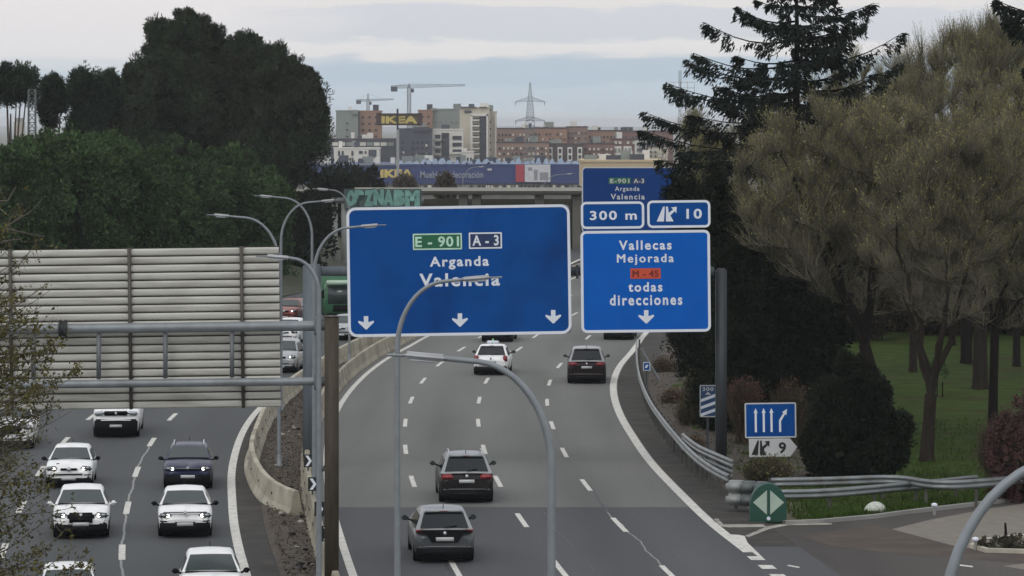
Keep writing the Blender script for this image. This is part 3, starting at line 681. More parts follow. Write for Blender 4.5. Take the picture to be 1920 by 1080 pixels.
# ------------------------------------------------------------------ roadside signs on the right
def posts(b, xs, ybase, parent, w=.07, top=None):
    zb = -b.root.location.z
    for x in xs:
        mb = MB(); zt = b.w(b.px[2] + 6); mb.box((b.u(x), .06, (zt + zb) / 2), (w, .05, zt - zb)); mb.build('post', M_post, parent)
gd = G(1445, 905).y
px = (1396.5, 1493, 755, 821)
b = Board('lane_sign', 'blue square sign with three straight white arrows and one bending right', 'road sign', px, gd, roll=-.8)
b.panel('panel', px, 3, M_blue, 0, .04); b.ring('border', px, 3, 2.6, M_grey, -.010)
for x in (1417, 1432, 1446.5): b.shape('arrow', [[(x - 2, 810), (x + 2, 810), (x + 2, 774), (x + 4, 774), (x, 765), (x - 4, 774), (x - 2, 774)]], M_white, -.008)
b.shape('arrow', [[(1460.5, 810), (1464.5, 810), (1464.5, 790), (1472, 777), (1474.5, 779), (1476, 767), (1466.5, 773), (1469, 775), (1460.5, 788)]], M_white, -.008)
posts(b, (1410, 1479), 905, b.root, .05)
px = (1403.5, 1495, 822, 857)
b = Board('exit_sign', 'white arrow shaped exit sign numbered 9 below the blue lane sign', 'road sign', px, gd - .05)
ol = [(b.u(x), b.w(y)) for x, y in ((1404, 823), (1481, 822), (1495, 838), (1482, 856), (1405, 857))]
mb = MB(); mb.prism(ol, 0, .04); mb.build('panel', M_grey, b.root)
b.shape('exit_symbol', exit_icon(1409, 826, 34, 27), M_blk, -.010); b.text('9', (1460, 1474, 829, 850), M_blk, -.008, None, .03)
px = (1312, 1343, 722, 782); d3 = G(1327, 868).y
b = Board('countdown_sign', 'narrow blue sign with three white diagonal stripes beside the gantry column', 'road sign', px, d3)
b.panel('panel', px, 2, mat('faded_sign_blue', (34, 70, 110), .5, 0, .08), 0, .04); b.ring('border', px, 2, 1.8, M_grey, -.010)
for y in (747, 760.5, 774): b.shape('stripe', [[(1314, y + 7), (1314, y + 1.5), (1341, y - 8.5), (1341, y - 2.5)]], M_white, -.008)
b.text('300', (1317, 1338, 726, 733), M_grey, -.008, None, .02); b.shape('symbol', [[(1322, 740), (1333, 740), (1327.5, 734.5)]], M_grey, -.008)
posts(b, (1327,), 868, b.root, .08)
d4 = G(1212, 722).y
b = Board('marker_plate', 'tiny blue and white plate on the verge behind the guard rail', 'road sign', (1206, 1219, 679, 695), d4)
b.panel('panel', b.px, 1, M_blue, 0, .03); b.ring('border', b.px, 1, 1.2, M_white, -.008); b.shape('arrow', [[(1209, 690), (1213, 690), (1216, 684), (1211, 684)]], M_white, -.006); posts(b, (1212.5,), 722, b.root, .05)
q = G(1238, 716); q2 = P(1203, 655, q.y)
t = thing('leaning_pole', 'thin grey pole leaning left over the soil bank', 'pole', q)
mb = MB(); mb.tube([(0, 0, 0), q2 - q], .055, 8); mb.build('shaft', M_galv, t); mb = MB(); mb.lathe(q2 - q, q2 - q, [(0, .07), (.05, .07)], 8); mb.build('cap', M_galv, t)
q = G(1270, 668); t = thing('utility_cabinet', 'narrow pale concrete cabinet on the soil bank below the exit sign', 'cabinet', q)
mb = MB(); mb.rbox((0, 0, .62), (.52, .5, 1.24), .03); bo = mb.build('body', M_concg, t); mb = MB(); mb.box((0, -.26, .62), (.4, .02, .9)); mb.build('door', mat('cabinet_door', (118, 118, 112), .7), t)
mb = MB(); mb.rbox((0, 0, 1.28), (.60, .58, .08), .02); mb.build('lid', M_concg, t)
# pale dome and small stones on the grass
q = G(1641, 962); bm = bmesh.new(); bmesh.ops.create_icosphere(bm, subdivisions=3, radius=.36)
for v in bm.verts:
    n_ = math.sin(v.co.x * 9) * .02 + math.sin(v.co.y * 13 + 1) * .02; v.co *= 1 + n_; v.co.z = max(v.co.z * .9, -.05)
me = bpy.data.meshes.new('pale_boulder'); bm.to_mesh(me); bm.free(); me.materials.append(mat('pale_boulder', (188, 194, 182), .8, 0, .2, 5, dirt=((96, 100, 92), 4, .7))); me.polygons.foreach_set('use_smooth', [True] * len(me.polygons))
o = link('pale_boulder', me); o.location = (q.x, q.y, .05); tag(o, 'rounded pale boulder on the grass below the guard rail', 'boulder')
def white_stake(px_, py_, lb):
    q = G(px_, py_); t = thing('reflector_stake', lb, 'stake', q); mb = MB(); mb.tube([(0, 0, 0), (0, 0, .3)], .05, 8); mb.build('shaft', M_concg, t); mb = MB(); mb.lathe((0, 0, .27), (0, 0, 1), [(0, .05), (.03, .1), (.1, .1), (.13, .03)], 10); mb.build('top', M_white, t)
white_stake(1752, 966, 'small white topped stake at the kerb beyond the pale boulder'); white_stake(1829, 1032, 'small white topped stake at the tip of the traffic island')

# ------------------------------------------------------------------ vehicles
def paint(name, rgb, metal=0.0):
    dark = max(rgb) < 60
    return mat('paint_' + name, rgb, .38, metal, .05, 1.2, coat=.08 if dark else .25, spec=.22 if dark else .35, dirt=((90, 86, 78), 2.5, .05 if dark else .14))
M_glass = mat('car_glass', (24, 29, 32), .07, 0, .1, 1, spec=.45)
M_glassf = mat('windscreen_glass', (56, 66, 66), .12, 0, .12, .7, spec=.5)
M_tyre = mat('tyre_rubber', (16, 16, 17), .9, 0, .1, spec=.1)
M_rim = mat('wheel_rim', (120, 122, 124), .4, .6, .1)
M_lampdark = mat('lamp_housing', (58, 62, 66), .15, .1, .3, 8, coat=.5)
M_head = mat('headlight_lens', (176, 182, 186), .1, .2, .2, 9)
M_lit = mat('lit_headlight', (250, 250, 250), .2, emit=((1, .97, .92), 2.6))
M_tail = mat('tail_light_red', (128, 20, 26), .2, 0, .2, 6, coat=.4)
M_plate = mat('number_plate', (196, 198, 198), .5, 0, .05)
M_chrome = mat('chrome', (190, 192, 194), .2, .8, .05)
M_under = mat('car_underside', (12, 12, 13), .9, 0, .1, spec=.05)
M_railsilver = mat('roof_rail', (196, 198, 198), .4, .3, .05)

def lerp(a, b, t): return a + (b - a) * t
def car(name, label, cat, px, py, rear, W_=1.8, L_=4.3, Hh=1.5, body=None, roof=None, group=None, lit=False, rails=False, style='hatch', mirror=None, taxi=False, tail='block', cladding=False, grille='wide', yaw=None, curve=None, base=.63, cab=.715, hood=1.25, front=.685, bump=.30):
    body = body or M_black; roof = roof or body; mirror = mirror or body
    g = G(px, py); th = tangent(curve, g.y + L_ / 2) if yaw is None else math.atan2(-g.x, g.y) + yaw
    # g is the middle of the end seen by the camera, the car runs away from it
    c = g + Vector((-math.sin(th), math.cos(th), 0)) * (L_ / 2 - .5)
    t = thing(name, label, cat, c, th if rear else th + math.pi, group)
    if not rear: t.scale = (.95, .95, .95)
    w = W_ / 2; zb = Hh * base
    hz = Hh * front
    van = style == 'van'
    st = [(-L_/2, .34, Hh*.50, .78), (-L_/2+.05, .28, Hh*.545, .88), (-L_/2+.18, .24, zb-.05, .955), (-L_/2+.55, .22, zb+.0, .99), (-L_/2+1.3, .2, zb, 1), (0, .2, zb-.01, 1), (L_/2-hood-.45, .2, zb-.02, 1),
          (L_/2-hood, .2, hz, 1), (L_/2-hood*.55, .2, hz*.94, .985), (L_/2-.3, .21, hz*.84, .95), (L_/2-.1, .25, hz*.74, .88), (L_/2, .32, hz*.60, .76)]
    rows = []
    for y, zl, zt, k in st:
        a = w * k; zm = (zl + zt) / 2
        half = [(0, zl), (a*.86, zl), (a*.965, zl+.08), (a*.99, zm-.05), (a, zm+.1), (a*.985, zt-.12), (a*.94, zt-.03), (a*.80, zt+.012), (a*.4, zt+.03), (0, zt+.035)]
        rows.append([(-x, y, z) for x, z in half[:0:-1]] + [(x, y, z) for x, z in half])
    rows = [[*r[::-1]] for r in rows]
    mb = MB(); m = len(rows[0]); mb.grid([r + [r[0]] for r in rows], True); mb.add(rows[0], [tuple(range(m))]); mb.add(rows[-1], [tuple(range(m))])
    bo = mb.build('body', body, t, sharp=50)
    # cabin
    yA = L_/2 - hood + .02; yB = yA - (.95 if van else .78) * (Hh/1.5) ** .5
    if style == 'sedan': yE, yD = -L_/2 + .62, -L_/2 + 1.25
    elif van: yE, yD = -L_/2 + .05, -L_/2 + .12
    else: yE, yD = -L_/2 + .16, -L_/2 + .62
    wb = w * .935; wt = w * cab; zA = hz + .01; zE = zb + .0
    def sec(y, z, k):                                     # k: 0 at belt, 1 at full height
        ww = lerp(wb, wt, k); zz = z
        return [(-wb, y, zb - .05), (-lerp(wb, wt, k * .55), y, lerp(zb - .03, zz, .52)), (-ww, y, zz - .06 * k), (-ww * .90, y, zz - .008), (-ww * .45, y, zz + .012 * k + .006), (0, y, zz + .02 * k + .01),
                (ww * .45, y, zz + .012 * k + .006), (ww * .90, y, zz - .008), (ww, y, zz - .06 * k), (lerp(wb, wt, k * .55), y, lerp(zb - .03, zz, .52)), (wb, y, zb - .05)]
    zB = Hh - .055; zD = Hh - .04
    cs = [sec(yA, zA, 0), sec(lerp(yA, yB, .5), lerp(zA, zB, .53), .52), sec(yB, zB, .96), sec(yB - .3, Hh - .015, 1), sec(lerp(yB, yD, .55), Hh, 1), sec(yD + .25, Hh - .012, 1), sec(yD, zD, .98), sec(lerp(yD, yE, .5), lerp(zD, zE, .47), .5), sec(yE, zE, 0)]
    mb = MB(); mb.grid(cs, True); mb.build('cabin', roof, bo if False else t, sharp=40)
    def pane(y0, z0, k0, y1, z1, k1, f=.86, n=6, sgn=1):
        v = Vector((0, y1 - y0, z1 - z0)); nn = Vector((0, v.z, -v.y)).normalized() * sgn
        if nn.z < 0: nn = -nn
        rows = []
        for i in range(5):
            q = i / 4; ww = lerp(lerp(wb, wt, k0), lerp(wb, wt, k1), q) * f
            rows.append([(ww * (2 * j / n - 1), lerp(y0, y1, q) + nn.y * .022, lerp(z0, z1, q) + .022 * nn.z + .012 * (1 - (2 * j / n - 1) ** 2)) for j in range(n + 1)])
        return rows
    mb = MB(); q0, q1 = .06, .93
    mb.grid(pane(lerp(yA, yB, q0), lerp(zA, zB, q0), q0, lerp(yA, yB, q1), lerp(zA, zB, q1), q1, .90), True); mb.build('windscreen', M_glassf, t, fix=False)
    if not van:
        mb = MB(); mb.grid(pane(lerp(yD, yE, .10), lerp(zD, zE, .10), .9, lerp(yD, yE, .90), lerp(zD, zE, .90), .1, .86), True); mb.build('rear_window', M_glass, t, fix=False)
        if rear:
            mb = MB(); mb.tube([(0, lerp(yD, yE, .9) - .05, lerp(zD, zE, .88) + .02), (.36, lerp(yD, yE, .78) - .05, lerp(zD, zE, .80) + .03)], .014, 5); mb.build('wiper', M_black, t)
            mb = MB(); mb.rbox((0, yD - .02, zD + .0), (wt * 1.72, .22, .05), .02); sp = mb.build('spoiler', roof, t)
            mb = MB(); mb.rbox((0, yD - .12, zD + .005), (.26, .03, .025), .008); mb.build('brake_light', M_red, sp)
    for sg in (-1, 1):
        for ya, yb, ta, tb in ((yA - .28, lerp(yB, yD, .42), yB - .10, lerp(yB, yD, .42)), (lerp(yB, yD, .47), yE + .42, lerp(yB, yD, .47), yD + .12)):
            rows = []
            for q in (.10, .45, .86):
                x = lerp(wb, wt, q * 1.0) + .022; z = lerp(zb - .02, Hh - .09, q)
                rows.append([(sg * (x + .012), lerp(lerp(ya, ta, q), lerp(yb, tb, q), s / 3), z) for s in range(4)])
            mb = MB(); mb.grid(rows, True); mb.build('side_window', M_glass, t, fix=False)
        mb = MB(); mb.rbox((sg * (w + .115), yA - .32, zb + .09), (.20, .12, .145), .05, None, 3); mb.tube([(sg * (w - .06), yA - .30, zb + .02), (sg * (w + .05), yA - .32, zb + .06)], .03, 6); mi = mb.build('mirror', mirror, t)
        mb = MB(); mb.box((sg * (w + .115), yA - .383, zb + .09), (.15, .006, .10)); mb.build('mirror_glass', M_glassf, mi)
        for yy in (L_/2 - .82, -L_/2 + .78):
            r = .335 * (1.08 if Hh > 1.58 else 1)
            mb = MB(); mb.lathe((sg * (w - .235), yy, r), (sg, 0, 0), [(0, r * .7), (.01, r * .96), (.04, r), (.18, r), (.21, r * .95), (.22, r * .66)], 22); wh = mb.build('wheel', M_tyre, t)
            mb = MB(); mb.lathe((sg * (w - .03), yy, r), (sg, 0, 0), [(0, r * .64), (.02, r * .6), (.012, r * .2), (.025, r * .1)], 18); mb.build('rim', M_rim, wh)
            mb = MB(); A = [(yy + (r + .055) * math.cos(a), r + (r + .055) * math.sin(a)) for a in np.linspace(-.25, math.pi + .25, 15)]; B = [(yy + (r - .005) * math.cos(a), r + (r - .005) * math.sin(a)) for a in np.linspace(-.25, math.pi + .25, 15)]
            mb.grid([[(sg * (w + .004), y, z) for y, z in A], [(sg * (w + .008), y, z) for y, z in B]]); mb.build('wheel_arch', M_black if cladding else body, t)
    # lower valances
    for e in (-1, 1):
        mb = MB(); ye = e * (L_/2 - .10)
        bh = bump if e > 0 else .36; mb.rbox((0, ye, .15 + bh / 2), (W_ * .92, .30, bh), .07, None, 3); mb.build('bumper_lower', M_black, t)
    mb = MB(); mb.box((0, 0, .21), (W_ * .86, L_ - .35, .20)); mb.build('underside', M_under, t)
    yf, yr = L_/2, -L_/2
    # front
    lz = hz * (.86 if van else .76)
    for sg in (-1, 1):
        mb = MB(); mb.rbox((sg * w * .72, yf - .12, lz), (w * .46, .24, .17), .06, Matrix.Rotation(-sg * R(24), 3, 'Z') @ Matrix.Rotation(sg * R(7), 3, 'Y'), 3); hl = mb.build('headlight', M_head if van else M_lampdark, t)
        mb = MB(); mb.rbox((sg * w * .78, yf - .045, lz + .01), (w * .20, .06, .09), .03, Matrix.Rotation(-sg * R(24), 3, 'Z'), 2); mb.build('reflector', M_head, hl)
        if lit:
            mb = MB(); mb.lathe((sg * w * .62, yf - .06, lz), (0, 1, 0), [(0, .06), (.07, .06), (.085, .03)], 14); mb.build('bulb', M_lit, hl)
        mb = MB(); mb.rbox((sg * w * .74, yf - .06, .50 if grille != 'mouth' else .56), (.30, .12, .14), .05, Matrix.Rotation(-sg * R(20), 3, 'Z')); mb.build('fog_lamp', M_black, t)
    gz_, gw, gh = {'wide': (hz * .74, .66, .07), 'mouth': (.50, .80, .22), 'big': (hz * .66, .86, .40), 'slim': (hz * .78, 1.0, .05), 'van': (hz * .86, 1.0, .20)}[grille]
    mb = MB(); mb.rbox((0, yf - .03, gz_), (gw * W_ / 1.8, .14, gh), min(.08, gh * .45), None, 3); gr = mb.build('grille', M_black, t)
    if grille in ('big', 'slim'):
        mb = MB()
        for k in (-1, 0, 1): mb.rbox((0, yf + .045, gz_ + k * gh * .26), (gw * .9, .012, .010), .004)
        mb.build('grille_bars', M_chrome if grille == 'slim' else M_lampdark, gr)
    if grille == 'mouth':
        mb = MB(); mb.rbox((0, yf - .10, hz * .86), (W_ * .80, .10, .035), .015); mb.build('light_strip', M_lampdark, t)
    if grille in ('wide', 'slim'):
        mb = MB(); mb.rbox((0, yf - .02, .52), (W_ * .62, .12, .13), .05, None, 3); mb.build('air_intake', M_black, t)
    mb = MB(); mb.lathe((0, yf - .04, gz_ + (gh * .3 if grille == 'big' else 0) if grille != 'mouth' else hz * .86), (0, 1, .15), [(0, .085 if grille == 'wide' else .06), (.10, .08 if grille == 'wide' else .055), (.115, .03)], 14); mb.build('emblem', M_chrome, t)
    mb = MB(); mb.rbox((0, yf + .05, {'mouth': .47, 'big': .50, 'wide': .37, 'slim': .50, 'van': .52}[grille]), (.52, .02, .115), .006); mb.build('number_plate', M_plate, t)
    mb = MB(); mb.rbox((0, yA + .0, hz + .012), (wb * 1.8, .22, .05), .02); mb.build('cowl', M_black, t)
    # rear
    tz = Hh * .56
    for sg in (-1, 1):
        mb = MB()
        if tail == 'block': mb.rbox((sg * w * .70, yr + .09, tz), (w * .44, .20, .20), .05, Matrix.Rotation(sg * R(14), 3, 'Z'), 3)
        elif tail == 'tall': mb.rbox((sg * w * .80, yr + .13, tz + .02), (w * .24, .24, .34), .05, Matrix.Rotation(sg * R(18), 3, 'Z'), 3)
        else: mb.rbox((sg * w * .80, yr + .16, tz + .10), (w * .26, .26, .07), .03, Matrix.Rotation(sg * R(22), 3, 'Z'), 3)
        mb.build('tail_light', M_tail, t)
        mb = MB(); mb.rbox((sg * w * .72, yr + .015, .48), (.24, .05, .055), .02); mb.build('rear_reflector', M_tail if tail == 'tall' else mat('grey_reflector', (120, 116, 118), .3), t)
    if rear:
        zp = Hh * .475
        if tail == 'boomerang':
            mb = MB(); mb.prism([(-w*.88, zb+.02), (w*.88, zb+.02), (w*.62, zb-.05), (w*.42, zp-.10), (-w*.42, zp-.10), (-w*.62, zb-.05)], yr - .035, yr + .3); mb.build('tailgate_trim', M_black, t)
        mb = MB(); mb.rbox((0, yr - .03 - (.012 if tail == 'boomerang' else 0), zp), (.52, .02, .115), .006); mb.build('number_plate', M_plate, t)
        mb = MB(); mb.lathe((0, yr + .02, zp + .17), (0, -1, .1), [(0, .06), (.07, .055), (.085, .02)], 12); mb.build('emblem', M_chrome, t)
        mb = MB(); mb.rbox((0, yr - .03, .50), (W_ * .66, .04, .022), .008); mb.build('bumper_strip', mat('satin_trim', (140, 140, 140), .4, .4), t)
        for sg in (-1, 1):
            mb = MB(); mb.tube([(sg * w * .55, yr + .12, .25), (sg * w * .55, yr - .03, .25)], .045, 8); mb.build('exhaust', M_chrome, t)
    if rails:
        for sg in (-1, 1):
            mb = MB(); x = sg * wt * .84; mb.tube([(x, yB - .15, Hh - .02), (x, yB - .35, Hh + .055), (x, lerp(yB, yD, .5), Hh + .075), (x, yD + .3, Hh + .055), (x, yD + .08, Hh - .02)], .024, 6); mb.build('roof_rail', M_railsilver, t)
    mb = MB(); mb.tube([(0, yD + .25, Hh), (0, yD + .12, Hh + .14)], .012, 5); mb.build('antenna', M_black, t)
    if taxi:
        mb = MB(); mb.rbox((0, lerp(yB, yD, .3), Hh + .09), (.62, .16, .15), .04); sgn = mb.build('roof_sign', M_white, t)
        mb = MB(); mb.lathe((0, lerp(yB, yD, .3), Hh + .16), (0, 0, 1), [(0, .05), (.09, .045), (.11, .02)], 10); mb.build('beacon', mat('taxi_green', (120, 190, 130), .3), sgn)
    return t

WHT = paint('white', (238, 239, 238)); GRY = paint('dark_grey', (74, 79, 82), .2); BLK = paint('black_brown', (24, 22, 24)); MAR = paint('dark_maroon', (26, 13, 18))
NAV = paint('navy', (26, 33, 66)); SIL = paint('silver', (168, 172, 174), .4); RED = paint('faded_red', (134, 74, 66)); BLK2 = paint('black', (18, 19, 21))
ROOFG = paint('light_grey_roof_sheen', (150, 153, 154), .3)  # grey roof paint, also painted-in bright reflection on the black SUV's roof
go, gi = 'cars driving away on the outbound lanes', 'cars coming towards the viewer on the inbound lanes'
car('hatchback', 'dark grey hatchback with black tailgate trim, nearest car driving away', 'car', 832, 1053, True, 1.80, 4.4, 1.50, GRY, ROOFG, go, mirror=M_black, tail='boomerang', curve=cL(1.4), yaw=R(3.5))
car('estate_car', 'black SUV with silver roof rails and red tail lights, second car driving away', 'car', 874, 942, True, 1.86, 4.5, 1.60, BLK, ROOFG, go, rails=True, mirror=M_black, curve=cL(1.5), yaw=R(2.5))
car('taxi', 'white taxi with a roof sign driving away below the largest blue sign', 'taxi', 921, 703, True, 1.82, 4.6, 1.48, WHT, None, go, style='sedan', mirror=M_black, taxi=True, tail='tall', curve=cL(1.5))
car('suv', 'dark maroon SUV with pale roof driving away in the lane beside the white taxi', 'car', 1100, 719, True, 1.92, 4.8, 1.74, MAR, ROOFG, go, mirror=MAR, tail='block', curve=cL(3.5), yaw=R(0))
car('dark_car', 'black car half hidden by the bottom edge of the largest blue sign', 'car', 932, 641, True, 1.86, 4.5, 1.62, BLK2, None, go, tail='slim', curve=cL(2.0))
car('dark_car', 'dark car barely showing under the bright blue exit sign', 'car', 1160, 637, True, 1.84, 4.5, 1.55, BLK2, None, go, tail='slim', curve=cL(3.4))
car('compact_car', 'white hatchback with black mirrors and lit lamps, third from the barrier, below the navy car', 'car', 347, 1007, False, 1.78, 4.0, 1.42, WHT, None, gi, lit=True, bump=.42, mirror=M_black, grille='mouth', curve=off(cE, -1.7), yaw=R(0), cladding=True)
car('crossover', 'navy blue crossover with roof rails and bright lit headlights', 'car', 352.5, 917, False, 1.82, 4.25, 1.50, NAV, None, gi, bump=.46, lit=True, rails=True, mirror=M_black, grille='slim', curve=off(cE, -1.7), yaw=R(-1))
car('compact_car', 'white car at the lower edge showing only roof and windscreen, right inbound lane', 'car', 397, 1150, False, 1.74, 4.0, 1.50, WHT, None, gi, mirror=M_black, curve=off(cE, -1.6), yaw=R(1))
car('compact_car', 'white hatchback with round chrome badge, behind the white crossover with large black grille', 'car', 130, 914, False, 1.76, 4.05, 1.40, WHT, None, gi, lit=True, mirror=M_black, grille='wide', curve=off(cE, -5.2), yaw=R(-3))
car('crossover', 'white crossover with large black grille, partly behind leaves, middle inbound lane', 'car', 152, 1009, False, 1.84, 4.2, 1.48, WHT, None, gi, lit=True, bump=.40, mirror=WHT, grille='big', curve=off(cE, -5.2), yaw=R(-1), cladding=True)
car('compact_car', 'white car at the lower left edge of which only the roof shows', 'car', 128, 1182, False, 1.76, 4.1, 1.48, WHT, None, gi, curve=off(cE, -5), yaw=R(0))
car('small_van', 'white car almost hidden behind the leaves, left of the delivery van', 'car', 22, 842, False, 1.84, 4.4, 1.75, WHT, None, gi, lit=False, mirror=WHT, grille='big', curve=off(cE, -9), yaw=R(-4))
car('delivery_van', 'white delivery van with black bumper and wide grille below the slatted sign back', 'van', 218, 820, False, 2.0, 5.6, 2.5, WHT, None, gi, style='van', bump=.66, mirror=M_black, grille='van', curve=off(cE, -5.2), yaw=R(-2.5), base=.49, cab=.86, hood=1.0, front=.49, cladding=True)
car('small_van', 'silver car with one lit headlight between the sign back and the gantry column', 'car', 526, 699, False, 1.84, 4.3, 1.7, SIL, None, gi, lit=True, mirror=M_black, grille='wide', curve=off(cE, -1.9))
car('compact_car', 'white car in the queue just above the silver one, mostly hidden by the beam', 'car', 534, 646, False, 1.78, 4.2, 1.5, WHT, None, gi, curve=off(cE, -3.6))
car('dump_car', 'faded red car with a bright headlight, beside the slatted sign back', 'car', 535, 604, False, 1.78, 4.2, 1.5, RED, None, gi, lit=True, curve=off(cE, -5.5))
car('compact_car', 'pale car below the green lorry, left of the largest blue sign', 'car', 640, 638, False, 1.76, 4.1, 1.5, SIL, None, gi, curve=off(cE, -1.7))
for o in bpy.data.objects:
    if o.name == 'dump_car': o.name = 'compact_car'
def lorry():
    q = G(629, 613); t = thing('lorry', 'green lorry with pale sun visor behind the lamps, left of the largest blue sign', 'lorry', q + Vector((0, 3.6, 0)), math.pi + R(10))
    gm = paint('lorry_green', (56, 106, 74)); gl = paint('lorry_pale', (176, 200, 180))
    mb = MB(); mb.rbox((0, 2.7, 1.6), (2.45, 1.9, 2.3), .12, None, 3); c = mb.build('cab', gm, t)
    mb = MB(); mb.rbox((0, 3.65, 2.0), (2.25, .06, 1.1), .08, None, 3); mb.build('windscreen', M_glassf, c)
    mb = MB(); mb.rbox((0, 3.72, 2.80), (2.45, .4, .30), .05); mb.build('sun_visor', gl, c)
    mb = MB(); mb.rbox((0, 3.68, .62), (2.45, .3, .5), .06); mb.build('bumper', M_black, t)
    mb = MB(); mb.rbox((0, 3.66, 1.18), (1.6, .06, .42), .04); mb.build('grille', M_black, c)
    mb = MB(); mb.rbox((0, -.9, 1.9), (2.5, 5.2, 2.5), .06); mb.build('cargo_box', gm, t)
    mb = MB(); mb.box((0, -.2, .62), (1.0, 6.8, .22)); mb.build('chassis', M_under, t)
    for sg in (-1, 1):
        mb = MB(); mb.rbox((sg * .95, 3.84, .66), (.34, .06, .18), .03); mb.build('headlight', M_head, t)
        mb = MB(); mb.rbox((sg * 1.42, 3.5, 2.05), (.18, .12, .5), .04); mb.tube([(sg * 1.2, 3.45, 2.4), (sg * 1.42, 3.5, 2.3)], .025, 6); mb.build('mirror', M_black, c)
        for yy in (2.6, -2.2):
            mb = MB(); mb.lathe((sg * .95, yy, .5), (sg, 0, 0), [(0, .35), (.02, .48), (.26, .5), (.28, .3)], 20); wh = mb.build('wheel', M_tyre, t)
            mb = MB(); mb.lathe((sg * 1.22, yy, .5), (sg, 0, 0), [(0, .28), (.03, .1)], 14); mb.build('rim', M_rim, wh)
lorry()

# ------------------------------------------------------------------ far structures
def facade(name, label, x0, x1, ytop, d, m, wins=(), depth=14, extra=(), group='apartment blocks on the skyline', ybot=None, cat='building', parapet=None):
    """a block whose front spans photo columns x0..x1, rising to row ytop at distance d; wins: (x0,x1,y0,y1,material,name)"""
    k = d / F; cx = (x0 + x1) / 2; zt = P(0, ytop, d).z; zb = gz(0, d) - .5 if ybot is None else P(0, ybot, d).z; X = (cx - 960) * k
    t = thing(name, label, cat, (X, d, zb), 0, group)
    w = (x1 - x0) * k; mb = MB(); mb.box((0, depth / 2, (zt - zb) / 2), (w, depth, zt - zb)); mb.build('wall', m, t)
    def boxp(nm, q, mm, out=.35, parent=None):
        a, b_, c, e = q; mb = MB(); mb.box(((a + b_) / 2 * k - cx * k, .1 - out / 2, H - ((c + e) / 2 - YH) * k - zb), ((b_ - a) * k, .2 + out, (e - c) * k)); return mb.build(nm, mm, parent or t)
    for q in wins: boxp(q[5] if len(q) > 5 else 'window', q[:4], q[4])
    for q in extra: boxp(q[5], q[:4], q[4], q[6] if len(q) > 6 else .8)
    mb = MB(); mb.box((0, depth / 2, zt - zb + .25), (w + .4, depth + .4, .5)); rf = mb.build('roof', parapet or m, t)
    rng = random.Random(int(x0 * 7 + ytop))
    for i in range(max(1, int((x1 - x0) / 22))):
        mb = MB(); hh = rng.uniform(1, 2.4); mb.box((rng.uniform(-.42, .42) * w, depth * rng.uniform(.2, .6), zt - zb + .5 + hh / 2), (rng.uniform(1.2, 3.5), 2.5, hh)); mb.build('roof_unit', rng.choice([M_fg, M_fd, M_fw]), rf)
    return t, boxp
M_fg = mat('far_grey_green', (132, 140, 134), .9, 0, .06, .2); M_fd = mat('far_dark_grey', (68, 72, 82), .9, 0, .1, .2); M_fw = mat('far_white', (216, 214, 207), .9, 0, .05, .2)
M_fb = mat('far_beige', (190, 183, 166), .9, 0, .06, .2); M_fo = mat('far_orange_brick', (150, 118, 98), .9, 0, .1, .2); M_fr = mat('far_red_brick', (120, 90, 82), .9, 0, .12, .15); M_fbr = mat('far_brown_brick', (136, 112, 98), .9, 0, .14, .15)
M_fglass = mat('far_window', (40, 44, 54), .25, 0, .2, .3); M_froof = mat('far_dark_roof', (78, 66, 64), .9, 0, .15, .3); M_flit = mat('far_blind', (206, 202, 190), .8, 0, .1, .4)
def wgrid(x0, x1, y0, y1, nx, ny, fw=.5, fh=.5, m=None, nm='window'):
    out = []
    for i in range(nx):
        for j in range(ny):
            sx, sy = (x1 - x0) / nx, (y1 - y0) / ny; a = x0 + sx * (i + .5); b_ = y0 + sy * (j + .5)
            out.append((a - sx * fw / 2, a + sx * fw / 2, b_ - sy * fh / 2, b_ + sy * fh / 2, m or M_fglass, nm))
    return out
BD = 1400
facade('apartment_block', 'blank grey green end wall block beside the dark pine', 630, 671, 209, BD, M_fg, wgrid(634, 668, 225, 262, 1, 3, .12, .2), extra=[(660, 671, 206, 214, M_fg, 'stair_tower', .9)])
facade('apartment_block', 'orange brick block with small dark windows, left of the pylon sign', 672, 714, 209.5, BD + 5, M_fo, wgrid(675, 711, 214, 262, 3, 4, .34, .32), extra=[(671.5, 674, 210, 262, M_fd, 'downpipe_shaft', .5)])
facade('apartment_block', 'orange brick block showing right of the pylon sign', 784, 811, 208, BD + 5, M_fo, wgrid(787, 809, 213, 262, 2, 4, .34, .32))
facade('apartment_block', 'plain grey green block between brick block and beige tower', 808, 866, 206, BD + 8, M_fg, wgrid(812, 862, 222, 250, 5, 2, .1, .12), extra=[(808, 818, 202.5, 207, M_fg, 'stair_tower', .9)])
facade('apartment_tower', 'tallest beige tower with two dark window columns', 862, 918, 203, BD - 40, M_fb, wgrid(887, 898, 219, 304, 1, 8, .9, .55) , extra=[(899, 912, 218, 306, M_fglass, 'glazed_strip', .6), (912, 915, 214, 306, M_fw, 'pilaster', 1.2), (882, 886, 216, 306, M_fw, 'pilaster', 1.2), (882, 915, 213, 217.5, M_fw, 'lintel', 1.2)] + [(886, 899, 224 + 10.6 * i, 226.6 + 10.6 * i, M_fw, 'balcony', 1.6) for i in range(8)] + [(863, 893, 200, 201.5, M_fd, 'roof_canopy', 1), (899, 913, 200, 201.5, M_fd, 'roof_canopy', 1), (871, 884, 207, 211.5, M_fd, 'terrace_opening', .5)])
facade('apartment_tower', 'narrow pale slab attached behind the tallest beige tower', 916, 931, 211, BD - 30, M_fb, wgrid(917, 922, 222, 300, 1, 6, .4, .3), extra=[(927.5, 930.5, 212, 300, M_fw, 'edge_pilaster', .8)])
